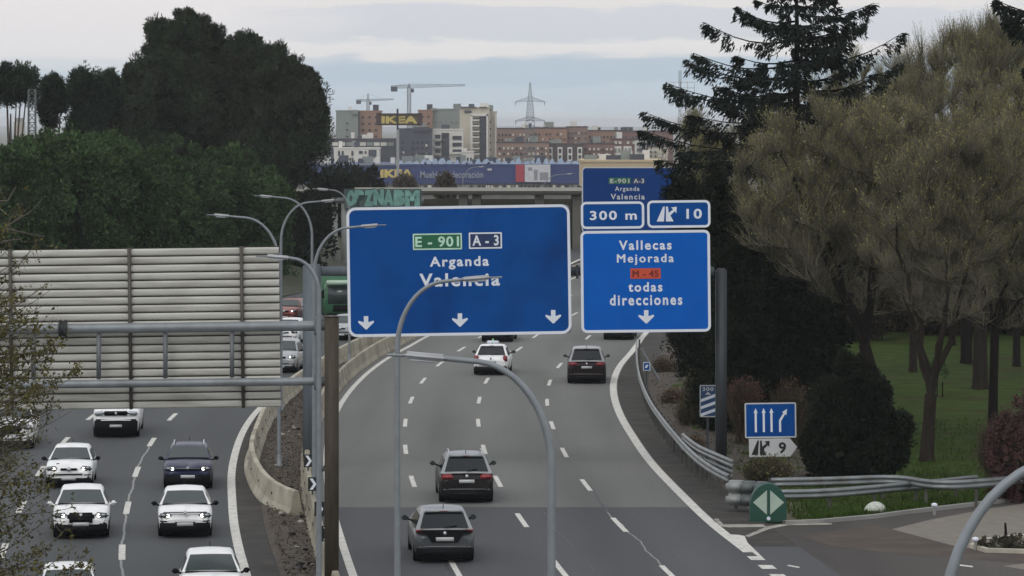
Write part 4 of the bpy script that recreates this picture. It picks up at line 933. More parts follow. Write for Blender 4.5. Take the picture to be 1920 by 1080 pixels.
facade('apartment_block', 'white mid rise with dark window columns in front of the beige tower', 808, 868, 244, BD - 60, M_fw, wgrid(816, 826, 250, 304, 1, 4, .95, .62) + wgrid(848, 866, 252, 290, 1, 3, .95, .55), extra=[(828, 842, 249, 306, M_fglass, 'glazed_strip', .6)] + [(815, 827, 260.5 + 13.5 * i, 263.5 + 13.5 * i, M_fw, 'balcony', 1.5) for i in range(3)] + [(843, 884, 285, 289, M_fw, 'terrace', 1.5)])
facade('apartment_block', 'low white terrace block between the white mid rise and the tower', 866, 888, 286, BD - 65, M_fw, wgrid(868, 886, 292, 306, 3, 1, .5, .5))
facade('office_block', 'long dark grey block with a pale window band, beside the pine', 608, 746, 262, BD - 70, M_fd, [(610 + 13 * i, 621 + 13 * i, 267, 273.5, M_flit if i % 3 else M_fg, 'window') for i in range(10)], parapet=M_froof)
facade('office_block', 'small white block with narrow dark windows in front of the long dark block', 626, 711, 279, BD - 90, M_fw, [(634 + a, 637.5 + a, y, y + 9, M_fglass, 'window') for a in (0, 7, 25) for y in (283, 296)] + [(673, 680, y, y + 5, M_fglass, 'window') for y in (283, 297)] + [(684, 687, y, y + 5, M_fglass, 'window') for y in (283, 297)], extra=[(691, 706, 281, 296, M_fd, 'recess', .3)])
facade('office_block', 'dark grey stepped block behind the sign pole, with a few bright windows', 745, 809, 243, BD - 75, M_fd, wgrid(750, 806, 262, 304, 6, 4, .42, .4) + [(a, a + 3, c, c + 5, M_flit, 'window') for a, c in ((798, 270), (780, 287), (755, 284), (799, 286))], extra=[(762, 772, 262, 305, M_fd, 'glazed_strip', .6), (776, 806, 238, 246, M_fd, 'attic', .8)], parapet=M_fd)
rng = random.Random(21)
fb = [('brown brick row with dark attic roofs right of the tower', 931, 1000, 242, M_fbr), ('orange brown row with a dark flat roof, behind the lattice pylon', 1000, 1063, 241, M_fo), ('stepped brown row at the middle of the brick skyline', 1063, 1102, 239, M_fbr), ('pale orange row before the red attics', 1102, 1170, 246, M_fo), ('dark red attic row near the conifer branches', 1163, 1262, 247, M_fr)]
for lb, a, b_, yt, m in fb:
    n = int((b_ - a) / 6.5); w_ = wgrid(a + 1, b_ - 1, yt + 6, yt + 44, n, 4, .45, .38)
    w_ = [q[:4] + ((M_fglass if rng.random() < .75 else M_flit), 'window') for q in w_ if rng.random() < .8]
    facade('brick_row', lb, a, b_, yt, BD + rng.uniform(10, 60), m, w_, extra=[(lerp(a, b_, i / 4) + 2, lerp(a, b_, i / 4) + (b_ - a) / 4 - 3, yt - rng.uniform(1, 3), yt + 4, M_froof, 'attic', -2) for i in range(4)], parapet=M_froof)
fb2 = [('brown lower row above the store roof', 931, 1030, 268, M_fbr, 'p'), ('brown row with four white framed bays', 1028, 1092, 271, M_froof, 'bay'), ('red brick row with bright blinds', 1092, 1152, 270, M_fr, 'b'), ('red brick block with two large white window bays', 1146, 1194, 262, M_fr, 'wb'), ('white block with dark balconies beside the conifer', 1191, 1216, 263, M_fw, 'wb2'), ('cream block with dark balconies, last before the conifer', 1214, 1252, 276, M_fb, 'p')]
for lb, a, b_, yt, m, kd in fb2:
    ex = []; w_ = []
    if kd in 'pb': w_ = [q[:4] + ((M_fglass if rng.random() < .5 else M_flit), 'window') for q in wgrid(a + 2, b_ - 2, yt + 5, 304, int((b_ - a) / 8), 3, .42, .4)]
    elif kd == 'bay': ex = [(1027 + 18.5 * i, 1036 + 18.5 * i, 276, 302, M_fw, 'bay', .8) for i in range(4)]; w_ = [(1029 + 18.5 * i, 1034 + 18.5 * i, y, y + 8, M_fglass, 'window') for i in range(4) for y in (279, 291)]
    elif kd == 'wb': ex = [(1150, 1165, 274, 302, M_fw, 'bay', .8), (1169, 1184, 274, 302, M_fw, 'bay', .8)]; w_ = [(x, x + 5, y, y + 5, M_flit, 'window') for x in (1152, 1160, 1175, 1186) for y in (265,)] + [(x, x + 4, y, y + 8, M_fg, 'window') for x in (1152, 1159, 1171, 1178) for y in (278, 290)]
    else: w_ = [(1194, 1213, 267 + 11 * i, 272 + 11 * i, M_fd, 'balcony_gap') for i in range(4)]
    t, bx = facade('brick_row', lb, a, b_, yt, BD - 80 + rng.uniform(-10, 10), m, [], extra=ex, parapet=M_froof)
    for q in w_: bx(q[5], q[:4], q[4], 1.0)
facade('apartment_block', 'tan block seen through the gap below the left umbrella pine', 26, 37, 232, 1300, M_fb, wgrid(27, 36, 235, 255, 2, 3, .4, .4))
# warehouse store with a long blue front
SD2 = 1050; k2 = SD2 / F
M_store = mat('store_blue', (30, 52, 108), .6, 0, .08, .05); M_yel = mat('store_yellow', (202, 182, 104), .6, 0, .06)
t, bx = facade('furniture_store', 'long blue furniture store with yellow letters behind the motorway', 560, 1093, 311, SD2, M_store, [], depth=60, group=None, cat='store', parapet=M_store, ybot=344)
st_root = t
b = Board('store_front', 'x', 'x', (560, 1093, 311, 344), SD2 - .6); bpy.data.objects.remove(b.root); b.root = None
def store_part(fn):
    o = fn(); o.parent = st_root; o.location = P(b.cx, b.cy, SD2 - .6) - st_root.location; return o
dummy = empty('dummy', (0, 0, 0)); b.root = dummy
store_part(lambda: b.text('IKEA', (713, 775, 317.5, 333), M_yel, 0, None, .06, 1.05))
store_part(lambda: b.text('Muebles y decoración', (788, 906, 321, 337.5), mat('store_grey_letter', (150, 156, 168), .6), 0, None, .012, 1.05))
for q, m in (((967, 983, 308.5, 341), mat('poster_red', (166, 52, 66), .6)), ((984, 1032, 308.5, 341), mat('poster_white', (200, 202, 206), .6))):
    store_part(lambda: b.panel('poster', q, .3, m, -.3, .3))
for q in ((1001, 1008, 318, 338), (1012, 1028, 323, 338), (990, 998, 314, 320)): store_part(lambda: b.panel('poster_print', q, .3, mat('poster_grey', (140, 142, 150), .6), -.34, .03))
store_part(lambda: b.panel('small_notice', (914, 922, 316, 319.5), .3, M_grey, -.1, .1))
bpy.data.objects.remove(dummy)
mb = MB(); mb.box((0, 30, -4.2 + 0), (533 * k2 - 2, 58, 8.4)); o = mb.build('ground_floor', mat('store_ground_floor', (120, 118, 112), .8, 0, .25, .2), st_root)
rng = random.Random(5)
for i in range(40):
    x = 782 + i * 7.8; 
    if x > 1090: break
    mb = MB(); mb.box(((x - 826.5) * k2, -.15, -1.6 - rng.random() * .3), (rng.uniform(.5, 1.1), .3, 2.4)); mb.build('shop_window', rng.choice([M_fglass, M_fg, M_fd, M_flit]), st_root)
rf = MB()
for i in range(26):
    x = 752 + i * 13 + rng.uniform(-3, 3); hgt = rng.uniform(.6, 1.9); w_ = rng.uniform(.7, 1.5); zt = P(0, 311, SD2).z - st_root.location.z + .5
    mb = MB(); X = (x - 826.5) * k2; mb.add([(X - w_, 3, zt), (X + w_, 3, zt), (X + w_ * .3, 3, zt + hgt), (X - w_ * .4, 3, zt + hgt * .8), (X - w_, 7, zt), (X + w_, 7, zt), (X + w_ * .3, 7, zt + hgt), (X - w_ * .4, 7, zt + hgt * .8)], [(0, 1, 2, 3), (4, 7, 6, 5), (0, 4, 5, 1), (1, 5, 6, 2), (2, 6, 7, 3), (3, 7, 4, 0)]); mb.build('roof_unit', mat('pale_blue_roof_unit', (164, 182, 200), .6, 0, .15, .5), st_root)
mb = MB(); mb.box((-3, .2, P(0, 309.6, SD2).z - st_root.location.z + .15), (150 * k2, .4, .35)); mb.location = None
o = mb.build('parapet_trim', M_fg, st_root); o.location = ((675 - 826.5) * k2 + 3, -.3, 0)
facade('warehouse', 'flat beige warehouse roof just above the distant blue sign', 1092, 1246, 304.5, 820, mat('warehouse_beige', (188, 170, 138), .9, 0, .08, .2), [], depth=40, group=None, ybot=352, cat='warehouse', parapet=mat('warehouse_beige', (0, 0, 0)))
# store pylon sign
pd_ = 1000; b = Board('pylon_sign', 'tall pole sign with yellow letters on a dark frame above the dark office block', 'sign', (705, 791, 211, 236), pd_)
b.panel('top_rail', (708, 788, 212.5, 216), .3, mat('sign_frame_dark', (60, 44, 30), .7), 0, .8); b.panel('bottom_rail', (708, 788, 232, 235), .3, mat('sign_frame_dark', (0, 0, 0)), 0, .8)
for q in ((705.5, 714, 212, 235), (783, 792, 212, 235)): b.panel('end_panel', q, .3, mat('sign_end_brown', (72, 48, 50), .7), 0, .9)
b.panel('back_panel', (713, 784, 215, 233), .3, mat('sign_back_dark', (88, 80, 54), .7), .4, .2)
b.text('IKEA', (715, 783, 217, 231.5), M_yel, .3, None, .05, 1.02)
kz = pd_ / F; mb = MB(); zt = b.w(204); zm = b.w(243); zb = b.w(370); mb.box((b.u(745.5), -.5, (zt + zm) / 2), (3.4 * kz, .6, zt - zm)); mb.build('mast_top', mat('mast_black', (28, 28, 34), .7), b.root)
mb = MB(); mb.box((b.u(746), -.5, (zm + zb) / 2 - .01), (5 * kz, .6, zm - zb)); mb.build('mast', mat('mast_grey', (150, 152, 152), .7), b.root)
# lattice things: cranes, pylon, masts
def lattice(mb, p0, p1, w0, w1, n, r):
    p0, p1 = Vector(p0), Vector(p1); ax = (p1 - p0).normalized(); u = Vector((0, 1, 0)) if abs(ax.y) < .9 else Vector((1, 0, 0)); v = ax.cross(u).normalized(); u = v.cross(ax)
    cor = lambda t, a, c: p0.lerp(p1, t) + (u * a + v * c) * lerp(w0, w1, t) / 2
    C = [(-1, -1), (1, -1), (1, 1), (-1, 1)]
    for a, c in C: mb.tube([cor(0, a, c), cor(1, a, c)], r, 4, False)
    for i in range(n):
        for q in range(4):
            a, c = C[q]; a2, c2 = C[(q + 1) % 4]; t0, t1 = i / n, (i + 1) / n
            mb.tube([cor(t0, a, c), cor(t1, a2, c2)], r * .6, 3, False); mb.tube([cor(t1, a, c), cor(t1, a2, c2)], r * .6, 3, False)
M_crane = mat('crane_grey', (112, 116, 118), .7, 0, .1); M_pyl = mat('pylon_grey', (120, 128, 134), .7, 0, .1)
def crane(label, px, ytop, yj, xl, xr, d, w):
    k = d / F; zb = gz(0, d); q = P(px, ytop, d); t = thing('tower_crane', label, 'crane', (q.x, d, zb), 0, 'construction cranes'); zj = P(0, yj, d).z - zb; zt = q.z - zb
    mb = MB(); lattice(mb, (0, 0, 0), (0, 0, zj), w, w, 34, w * .11); mb.build('mast', M_crane, t)
    mb = MB(); lattice(mb, (0, 0, zj + w * .4), ((xr - px) * k, 0, zj + w * .8), w * .8, w * .4, 22, w * .06); mb.build('jib', M_crane, t)
    mb = MB(); lattice(mb, (0, 0, zj + w * .4), ((xl - px) * k, 0, zj + w * .3), w * .8, w * .7, 6, w * .08); cj = mb.build('counter_jib', M_crane, t)
    mb = MB(); mb.box(((xl - px) * k + w * .9, 0, zj - w * .3), (w * 1.8, w, w * 1.4)); mb.build('counterweight', M_fd, cj)
    mb = MB(); lattice(mb, (0, 0, zj), (0, 0, zt), w * .8, w * .2, 4, w * .09); mb.tube([(0, 0, zt), ((xr - px) * k * .6, 0, zj + w)], w * .04, 3); mb.tube([(0, 0, zt), ((xl - px) * k * .8, 0, zj + w * .6)], w * .04, 3); mb.build('apex', M_crane, t)
    mb = MB(); mb.rbox((w * .9, 0, zj - w * .7), (w * .9, w * .9, w * 1.1), .1); mb.build('cab', M_fd, t)
crane('larger tower crane with a long jib above the pylon sign', 767, 157, 165, 733, 872, 1700, 1.7)
crane('smaller tower crane behind the orange brick block', 690, 176, 190, 668, 738, 2000, 1.5)
def pylon():
    d = 1250; k = d / F; zb = gz(0, d); q = P(994, 155, d); t = thing('lattice_pylon', 'steel lattice electricity pylon rising over the brick rows', 'pylon', (q.x, d, zb)); zt = q.z - zb
    z1, z2 = P(0, 190, d).z - zb, P(0, 226, d).z - zb
    mb = MB(); lattice(mb, (0, 0, 0), (0, 0, z2), 4.6, 2.9, 12, .14); lattice(mb, (0, 0, z2), (0, 0, z1), 2.9, 1.8, 7, .12); lattice(mb, (0, 0, z1), (0, 0, zt), 1.6, .3, 7, .10); mb.build('tower', M_pyl, t)
    for z in (z1, z2):
        for sg in (-1, 1):
            mb = MB(); lattice(mb, (0, 0, z + .9), (sg * 28 * k, 0, z - .2), 1.5, .2, 7, .07); ar = mb.build('cross_arm', M_pyl, t)
            mb = MB(); mb.lathe((sg * 27 * k, 0, z - .3), (0, 0, -1), [(0, .06), (.3, .16), (.6, .16), (1.1, .06)], 6); mb.build('insulator', M_pyl, ar)
pylon()
def mast(label, px, y0, y1, d, w, panel=None):
    k = d / F; q = P(px, y0, d); zb = min(gz(0, d), P(px, y1, d).z); t = thing('lattice_mast', label, 'mast', (q.x, d, zb), 0); zt = q.z - zb
    mb = MB(); lattice(mb, (0, 0, 0), (0, 0, zt), w, w * .8, 26, w * .09); mb.build('tower', mat('mast_pale', (104, 108, 108), .7), t)
    if panel:
        x0, x1, a, c = panel; mb = MB(); zz = P(0, (a + c) / 2, d).z - zb
        for i in range(5): mb.tube([((lerp(x0, x1, i / 4) - px) * k, 0, P(0, a, d).z - zb), ((lerp(x0, x1, i / 4) - px) * k, 0, P(0, c, d).z - zb)], .04, 4)
        for i in range(4): y = P(0, lerp(a, c, i / 3), d).z - zb; mb.tube([((x0 - px) * k, 0, y), ((x1 - px) * k, 0, y)], .04, 4)
        mb.build('panel_grid', mat('grid_pale', (176, 180, 182), .6), t)
mast('slim lattice mast standing among the left umbrella pines', 60, 168, 290, 258, .6)
mast('pale lattice mast with a square grid panel behind the conifer', 1275, 132, 350, 420, .30, (1250, 1302, 154, 186))
# overpass, its piers and the far gantry with graffiti
def overpass():
    d = 366; zt, zb = P(0, 353, d).z, P(0, 364, d).z; x0, x1 = P(300, 0, d).x, P(1750, 0, d).x
    t = thing('overpass', 'low concrete overpass with a pale parapet crossing beyond the blue signs', 'bridge', ((x0 + x1) / 2, d, 0)); w = x1 - x0
    mb = MB(); mb.box((0, 6, (zt + zb) / 2 - .25), (w, 11, zt - zb - .3)); mb.build('deck', mat('murky_concrete', (100, 98, 90), .9, 0, .25, .3, 6, dirt=((70, 70, 60), .2, .7)), t)
    mb = MB(); mb.box((0, .2, P(0, 355, d).z), (w, .35, .36)); mb.build('parapet_rail', mat('pale_parapet', (178, 176, 168), .8, 0, .1, .3), t)
    mb = MB(); mb.box((0, .3, P(0, 360, d).z), (w, .2, .30)); mb.build('parapet_wall', mat('murky_parapet', (98, 96, 88), .85, 0, .3, .2), t)
    mb = MB(); mb.box((0, 14, 2.2), (w, 1, 5.4)); mb.build('abutment_wall', mat('stained_wall', (74, 72, 62), .95, 0, .5, .22, 6, spec=.05, dirt=((52, 60, 44), .3, .8)), t)
    for px in (520, 640, 735, 868, 893, 1012, 1082, 1330, 1480):
        mb = MB(); mb.box((P(px, 0, d).x - (x0 + x1) / 2, 5, zb / 2 - .2), (.9, 8, zb)); mb.build('pier', mat('murky_concrete', (0, 0, 0)), t)
    for i in range(46):
        mb = MB(); mb.box((-w / 2 + (i + .5) * w / 46, .1, P(0, 353.5, d).z + .3), (.06, .06, .7)); mb.build('railing_post', M_fd, t)
overpass()
def graffiti_gantry():
    d = 318; zc = P(0, 378, d).z; X = P(637, 0, d).x; t = thing('graffiti_gantry', 'distant gantry on twin pale columns whose sign back carries teal graffiti', 'gantry', (X, d, 0)); k = d / F
    for px in (628, 645):
        mb = MB(); mb.rbox(((px - 637) * k, 0, zc / 2), (10 * k, .4, zc), .05); c = mb.build('column', mat('pale_column', (156, 158, 154), .8, 0, .1, .5), t)
    mb = MB(); mb.box((0, 0, .3), (36 * k, .9, .6)); mb.build('plinth', M_concg, t)
    mb = MB(); mb.rbox((70 * k, -.05, zc + .1), (175 * k, .4, .5), .05); mb.build('beam', M_galv, t)
    mb = MB(); mb.box(((718 - 637) * k, -.45, P(0, 372, d).z), (145 * k, .12, 36 * k)); p = mb.build('sign_back', mat('dirty_sign_back', (80, 98, 92), .7, 0, .15, 1), t)
    bb = Board('x', 'x', 'x', (645, 790, 353, 390), d - .53); bpy.data.objects.remove(bb.root); bb.root = None
    e = empty('dummy', (0, 0, 0)); bb.root = e
    M_teal = mat('graffiti_teal', (120, 166, 156), .7, 0, .25, 1.5); M_dk = mat('graffiti_outline', (46, 70, 68), .7)
    for s_, x0, x1, dy in (('O', 650, 666, 1), ('P', 665, 683, 0), ('Z', 682, 701, 1), ('N', 700, 720, -1), ('A', 718, 739, 0), ('B', 738, 760, 0), ('M', 759, 787, 1)):
        for m, gr, y in ((M_dk, 1.4, 0), (M_teal, 0, -.012)):
            o = bb.text(s_, (x0 - gr, x1 + gr, 355.5 + dy - gr, 386 + dy + gr), m, y, None, .10 if gr == 0 else .13, 1); o.parent = p; o.location = P(bb.cx, bb.cy, d - .53) - t.location
    bpy.data.objects.remove(e)
graffiti_gantry()

# ------------------------------------------------------------------ vegetation
def quads_from(c, ax, sd, L, Wd, droop=None):
    """leaf-sized diamonds: centre c, long axis ax, side axis sd, length and width arrays"""
    a = ax * (L / 2)[:, None]; s = sd * (Wd / 2)[:, None]
    V = np.stack([c - a, c + s, c + a, c - s], 1).reshape(-1, 3); n = len(c)
    return V, np.arange(4 * n).reshape(n, 4)
def unit(v): return v / np.maximum(np.linalg.norm(v, axis=1, keepdims=True), 1e-9)
def rnd_dir(rng, n): return unit(rng.normal(size=(n, 3)))
def crown_leaves(rng, ells, nclump, rc, nleaf, L, Wd, up=.5, stretch=1.3, core=.0, core_size=.9, shell=.78):
    """ells: (centre, radii).  clumps sit through the outer part of the envelope, leaves through each clump"""
    C = []; vol = np.array([r[0] * r[2] for _, r in ells]); vol = vol / vol.sum()
    for (c, r), f in zip(ells, vol):
        n = max(3, int(nclump * f)); d = rnd_dir(rng, n); q = shell + (1.10 - shell) * rng.random(n)
        p = np.array(c) + d * np.array(r) * q[:, None]
        C.append(p)
    C = np.concatenate(C); small = rng.random(len(C)) < .25
    cm = sum(np.array(c) * f for (c, r), f in zip(ells, vol)); C[small] += (C[small] - cm) * .06 + np.array([0, 0, rc * .35])
    # drop clumps that lie deep inside another ellipsoid
    keep = np.ones(len(C), bool); sm_ = small
    for c, r in ells:
        e = (((C - np.array(c)) / np.array(r)) ** 2).sum(1); keep &= ~(e < (shell * .72) ** 2)
    C = C[keep]; sm_ = small[keep]; n = len(C)
    per = max(1, nleaf // n); rcs = rc * rng.uniform(.6, 1.35, n) * np.where(sm_, .55, 1)
    cc = np.repeat(C, per, 0); rr = np.repeat(rcs, per); m = len(cc)
    d = rnd_dir(rng, m); rad = rng.random(m) ** .4
    off_ = d * (rr * rad)[:, None]; off_[:, 2] *= stretch
    c = cc + off_
    ax = unit(d + rng.normal(size=(m, 3)) * .6 + np.array([0, 0, up])); sd = unit(np.cross(ax, rnd_dir(rng, m)))
    LL = L * rng.uniform(.6, 1.4, m); WW = Wd * rng.uniform(.6, 1.4, m)
    V, Q = quads_from(c, ax, sd, LL, WW)
    if core:
        m = int(core); k = rng.integers(0, len(ells), m); d = rnd_dir(rng, m); q = rng.random(m) ** .5 * shell * .95
        c = np.array([ells[i][0] for i in k]) + d * np.array([ells[i][1] for i in k]) * q[:, None]
        ax = rnd_dir(rng, m); sd = unit(np.cross(ax, rnd_dir(rng, m)))
        V2, Q2 = quads_from(c, ax, sd, core_size * rng.uniform(.7, 1.3, m), core_size * .7 * rng.uniform(.7, 1.3, m))
        Q = np.concatenate([Q, Q2 + len(V)]); V = np.concatenate([V, V2])
    return V, Q
def trunk_mesh(base, pts, rads, limbs=()):
    mb = MB(); mb.tube(pts, rads, 9)
    for p, r in limbs: mb.tube(p, r, 6)
    return mb
M_pine = mat('pine_needles', (52, 62, 45), .9, 0, .45, .22, 3, island=.35, spec=.05, dirt=((54, 47, 38), .14, .75))
M_pine2 = mat('umbrella_pine_needles', (48, 60, 46), .9, 0, .3, .5, 3, island=.3, spec=.05)
M_bush = mat('bush_leaves', (60, 79, 48), .9, 0, .45, .3, 4, island=.35, spec=.05)
M_conif = mat('conifer_needles', (38, 46, 40), .9, 0, .25, .6, 3, island=.3, spec=.08)
M_dark = mat('dark_evergreen_leaves', (33, 39, 29), .9, 0, .35, .4, 3, island=.3, spec=.04)
def px_ells(l, d): # (cx, cy, rx, ry, depth factor)
    out = []
    for e in l:
        cx, cy, rx, ry = e[:4]; c = P(cx, cy, d + (e[5] if len(e) > 5 else 0)); k = d / F; out.append((np.array(c), np.array([rx * k, rx * k * (e[4] if len(e) > 4 else .9), ry * k])))
    return out
def leafy(name, label, cat, d, trunkpx, ells, m, nclump, rc, nleaf, L, Wd, seed, group, bark=M_bark, tr=.32, core=1500, core_size=1.0, limbs=4, stretch=1.3, gz_=0, up=.5):
    rng = np.random.default_rng(seed); E = px_ells(ells, d); top = max(c[2] for c, r in E)
    base = Vector(((trunkpx - 960) * d / F, d, gz_)); t = thing(name, label, cat, base, 0, group); b = np.array(base)
    V, Q = crown_leaves(rng, [(c - b, r) for c, r in E], nclump, rc, nleaf, L, Wd, up, stretch, core, core_size)
    link('crown', np_mesh('crown', V, Q, m), t)
    pts = [(0, 0, -.2), (0, 0, .8), (.1, 0, (top - gz_) * .3), (-.05, 0, (top - gz_) * .6), (0, 0, (top - gz_) * .85)]
    lb = []
    for i in range(limbs):
        c, r = E[i % len(E)]; c = Vector(c - b) + Vector(rng.uniform(-.4, .4, 3) * r); s = Vector((0, 0, (top - gz_) * rng.uniform(.22, .5))); mid = s.lerp(c, .5) + Vector((0, 0, -.3))
        lb.append(([s, mid, c], [tr * .5, tr * .35, tr * .12]))
    trunk_mesh(base, pts, [tr * 1.25, tr, tr * .85, tr * .6, tr * .2], lb).build('trunk', bark, t)
    return t
gp_ = 'dark pines on the left bank'
leafy('pine_tree', 'tallest broad dark pine on the left, its crown pointed at the top', 'tree', 306, 338, [(345, 125, 86, 80), (330, 205, 98, 98), (338, 72, 52, 40), (268, 160, 32, 52), (375, 235, 95, 85), (300, 270, 66, 60), (352, 45, 14, 20), (300, 62, 12, 22), (390, 75, 22, 26)], M_pine, 430, .84, 90000, .42, .09, 1, gp_, M_barkp, .5, 3500, 1.7, 7)
leafy('pine_tree', 'middle dark pine merging into the tallest one, with a rounded lower top', 'tree', 316, 470, [(462, 140, 56, 56), (480, 210, 80, 104), (440, 106, 36, 26), (500, 112, 20, 24), (440, 250, 76, 76), (470, 86, 14, 16)], M_pine, 340, .82, 70000, .42, .09, 2, gp_, M_bark, .45, 2600, 1.7, 5)
leafy('pine_tree', 'rightmost dark pine, its bumpy flank against the far buildings', 'tree', 302, 548, [(548, 225, 62, 92), (530, 155, 42, 48), (582, 245, 34, 55), (560, 180, 34, 40), (510, 300, 70, 60), (585, 205, 18, 22)], M_pine, 270, .78, 60000, .42, .09, 3, gp_, M_bark, .4, 2200, 1.6, 5)
leafy('pine_tree', 'dark low pine filling the left flank of the tallest pine', 'tree', 300, 235, [(248, 205, 34, 62), (215, 230, 52, 58), (205, 168, 22, 26), (240, 280, 60, 50), (180, 265, 50, 40)], M_pine, 240, .75, 50000, .42, .09, 4, gp_, M_bark, .36, 2000, 1.5, 4)
gu = 'umbrella pines at the far left'
leafy('umbrella_pine', 'umbrella pine with a wide flat crown at the left picture edge', 'tree', 262, 20, [(18, 158, 44, 30), (45, 152, 22, 22), (-30, 165, 40, 36), (25, 178, 40, 10)], M_pine2, 230, .52, 24000, .32, .075, 5, gu, M_barkp, .26, 900, .9, 6)
leafy('umbrella_pine', 'narrow umbrella pine right of the slim lattice mast', 'tree', 266, 100, [(98, 168, 17, 24), (112, 188, 14, 18), (92, 212, 17, 20)], M_pine2, 120, .45, 14000, .32, .075, 6, gu, M_barkp, .2, 650, .8, 5)
leafy('umbrella_pine', 'rounded pine between the narrow umbrella pine and the tall pines', 'tree', 270, 170, [(165, 158, 32, 24), (150, 185, 22, 16), (180, 185, 24, 26), (160, 240, 36, 34), (170, 210, 30, 24)], M_pine2, 240, .5, 26000, .32, .075, 7, gu, M_bark, .22, 900, .9, 5)
leafy('umbrella_pine', 'small pointed pine in the gap left of the tall pines', 'tree', 274, 207, [(207, 158, 11, 22), (205, 190, 22, 28)], M_pine2, 110, .43, 11000, .32, .075, 8, gu, M_bark, .16, 400, .7, 3)
gb = 'green bushy trees behind the slatted sign back'
bl = [((40, 410, 85, 125), 'broad green bushy tree at the far left behind the sprouting branches'), ((150, 405, 95, 130), 'broad green bushy tree below the narrow umbrella pine'), ((262, 420, 85, 128), 'green bushy tree below the left flank of the tall pines'), ((352, 415, 80, 128), 'green bushy tree in front of the tallest pine trunk'), ((440, 425, 75, 132), 'green bushy tree below the middle pine'), ((488, 445, 46, 118), 'darker green bushy tree at the right end of the bush row'), ((90, 330, 70, 60), 'green bushy tree set back below the lattice mast'), ((200, 330, 60, 55), 'green bushy tree set back below the rounded pine')]
for i, (e, lb) in enumerate(bl):
    cx, cy, rx, ry = e; dd = (240 if cx < 270 else 280) + (i % 3) * 4 + (8 if i > 5 else 0)
    leafy('bushy_tree', lb, 'tree', dd, cx, [e, (cx - rx * .4, cy - ry * .55, rx * .5, ry * .4), (cx + rx * .45, cy - ry * .5, rx * .5, ry * .4), (cx, cy + ry * .8, rx * .9, ry)], M_bush, 260, 1.05, 52000, .31, .14, 20 + i, gb, M_bark, .2, 1800, 1.15, 3, 1.0, 0, .2)
for i, (e, lb, dd) in enumerate((((655, 352, 62, 34), 'dark round tree hiding the lower left of the blue store', 420), ((618, 375, 40, 50), 'dark tree below the rightmost pine, beyond the graffiti gantry', 350), ((560, 420, 60, 70), 'dark undergrowth tree behind the lamps, right of the sign back', 300), ((760, 352, 16, 14), 'small bare brown tree before the store entrance', 520), ((836, 352, 9, 13), 'narrow brown tree behind the overpass parapet', 384))):
    leafy('round_tree', lb, 'tree', dd, e[0], [e, (e[0], e[1] + e[3] * .8, e[2] * .8, e[3])], M_dark if i < 3 else mat('brown_twig_leaves', (78, 70, 58), .9, 0, .3, .6, island=.3), 120, .8, 9000, .5, .22, 40 + i, 'trees beyond the signs', M_bark, .2, 700, 1.2, 2)

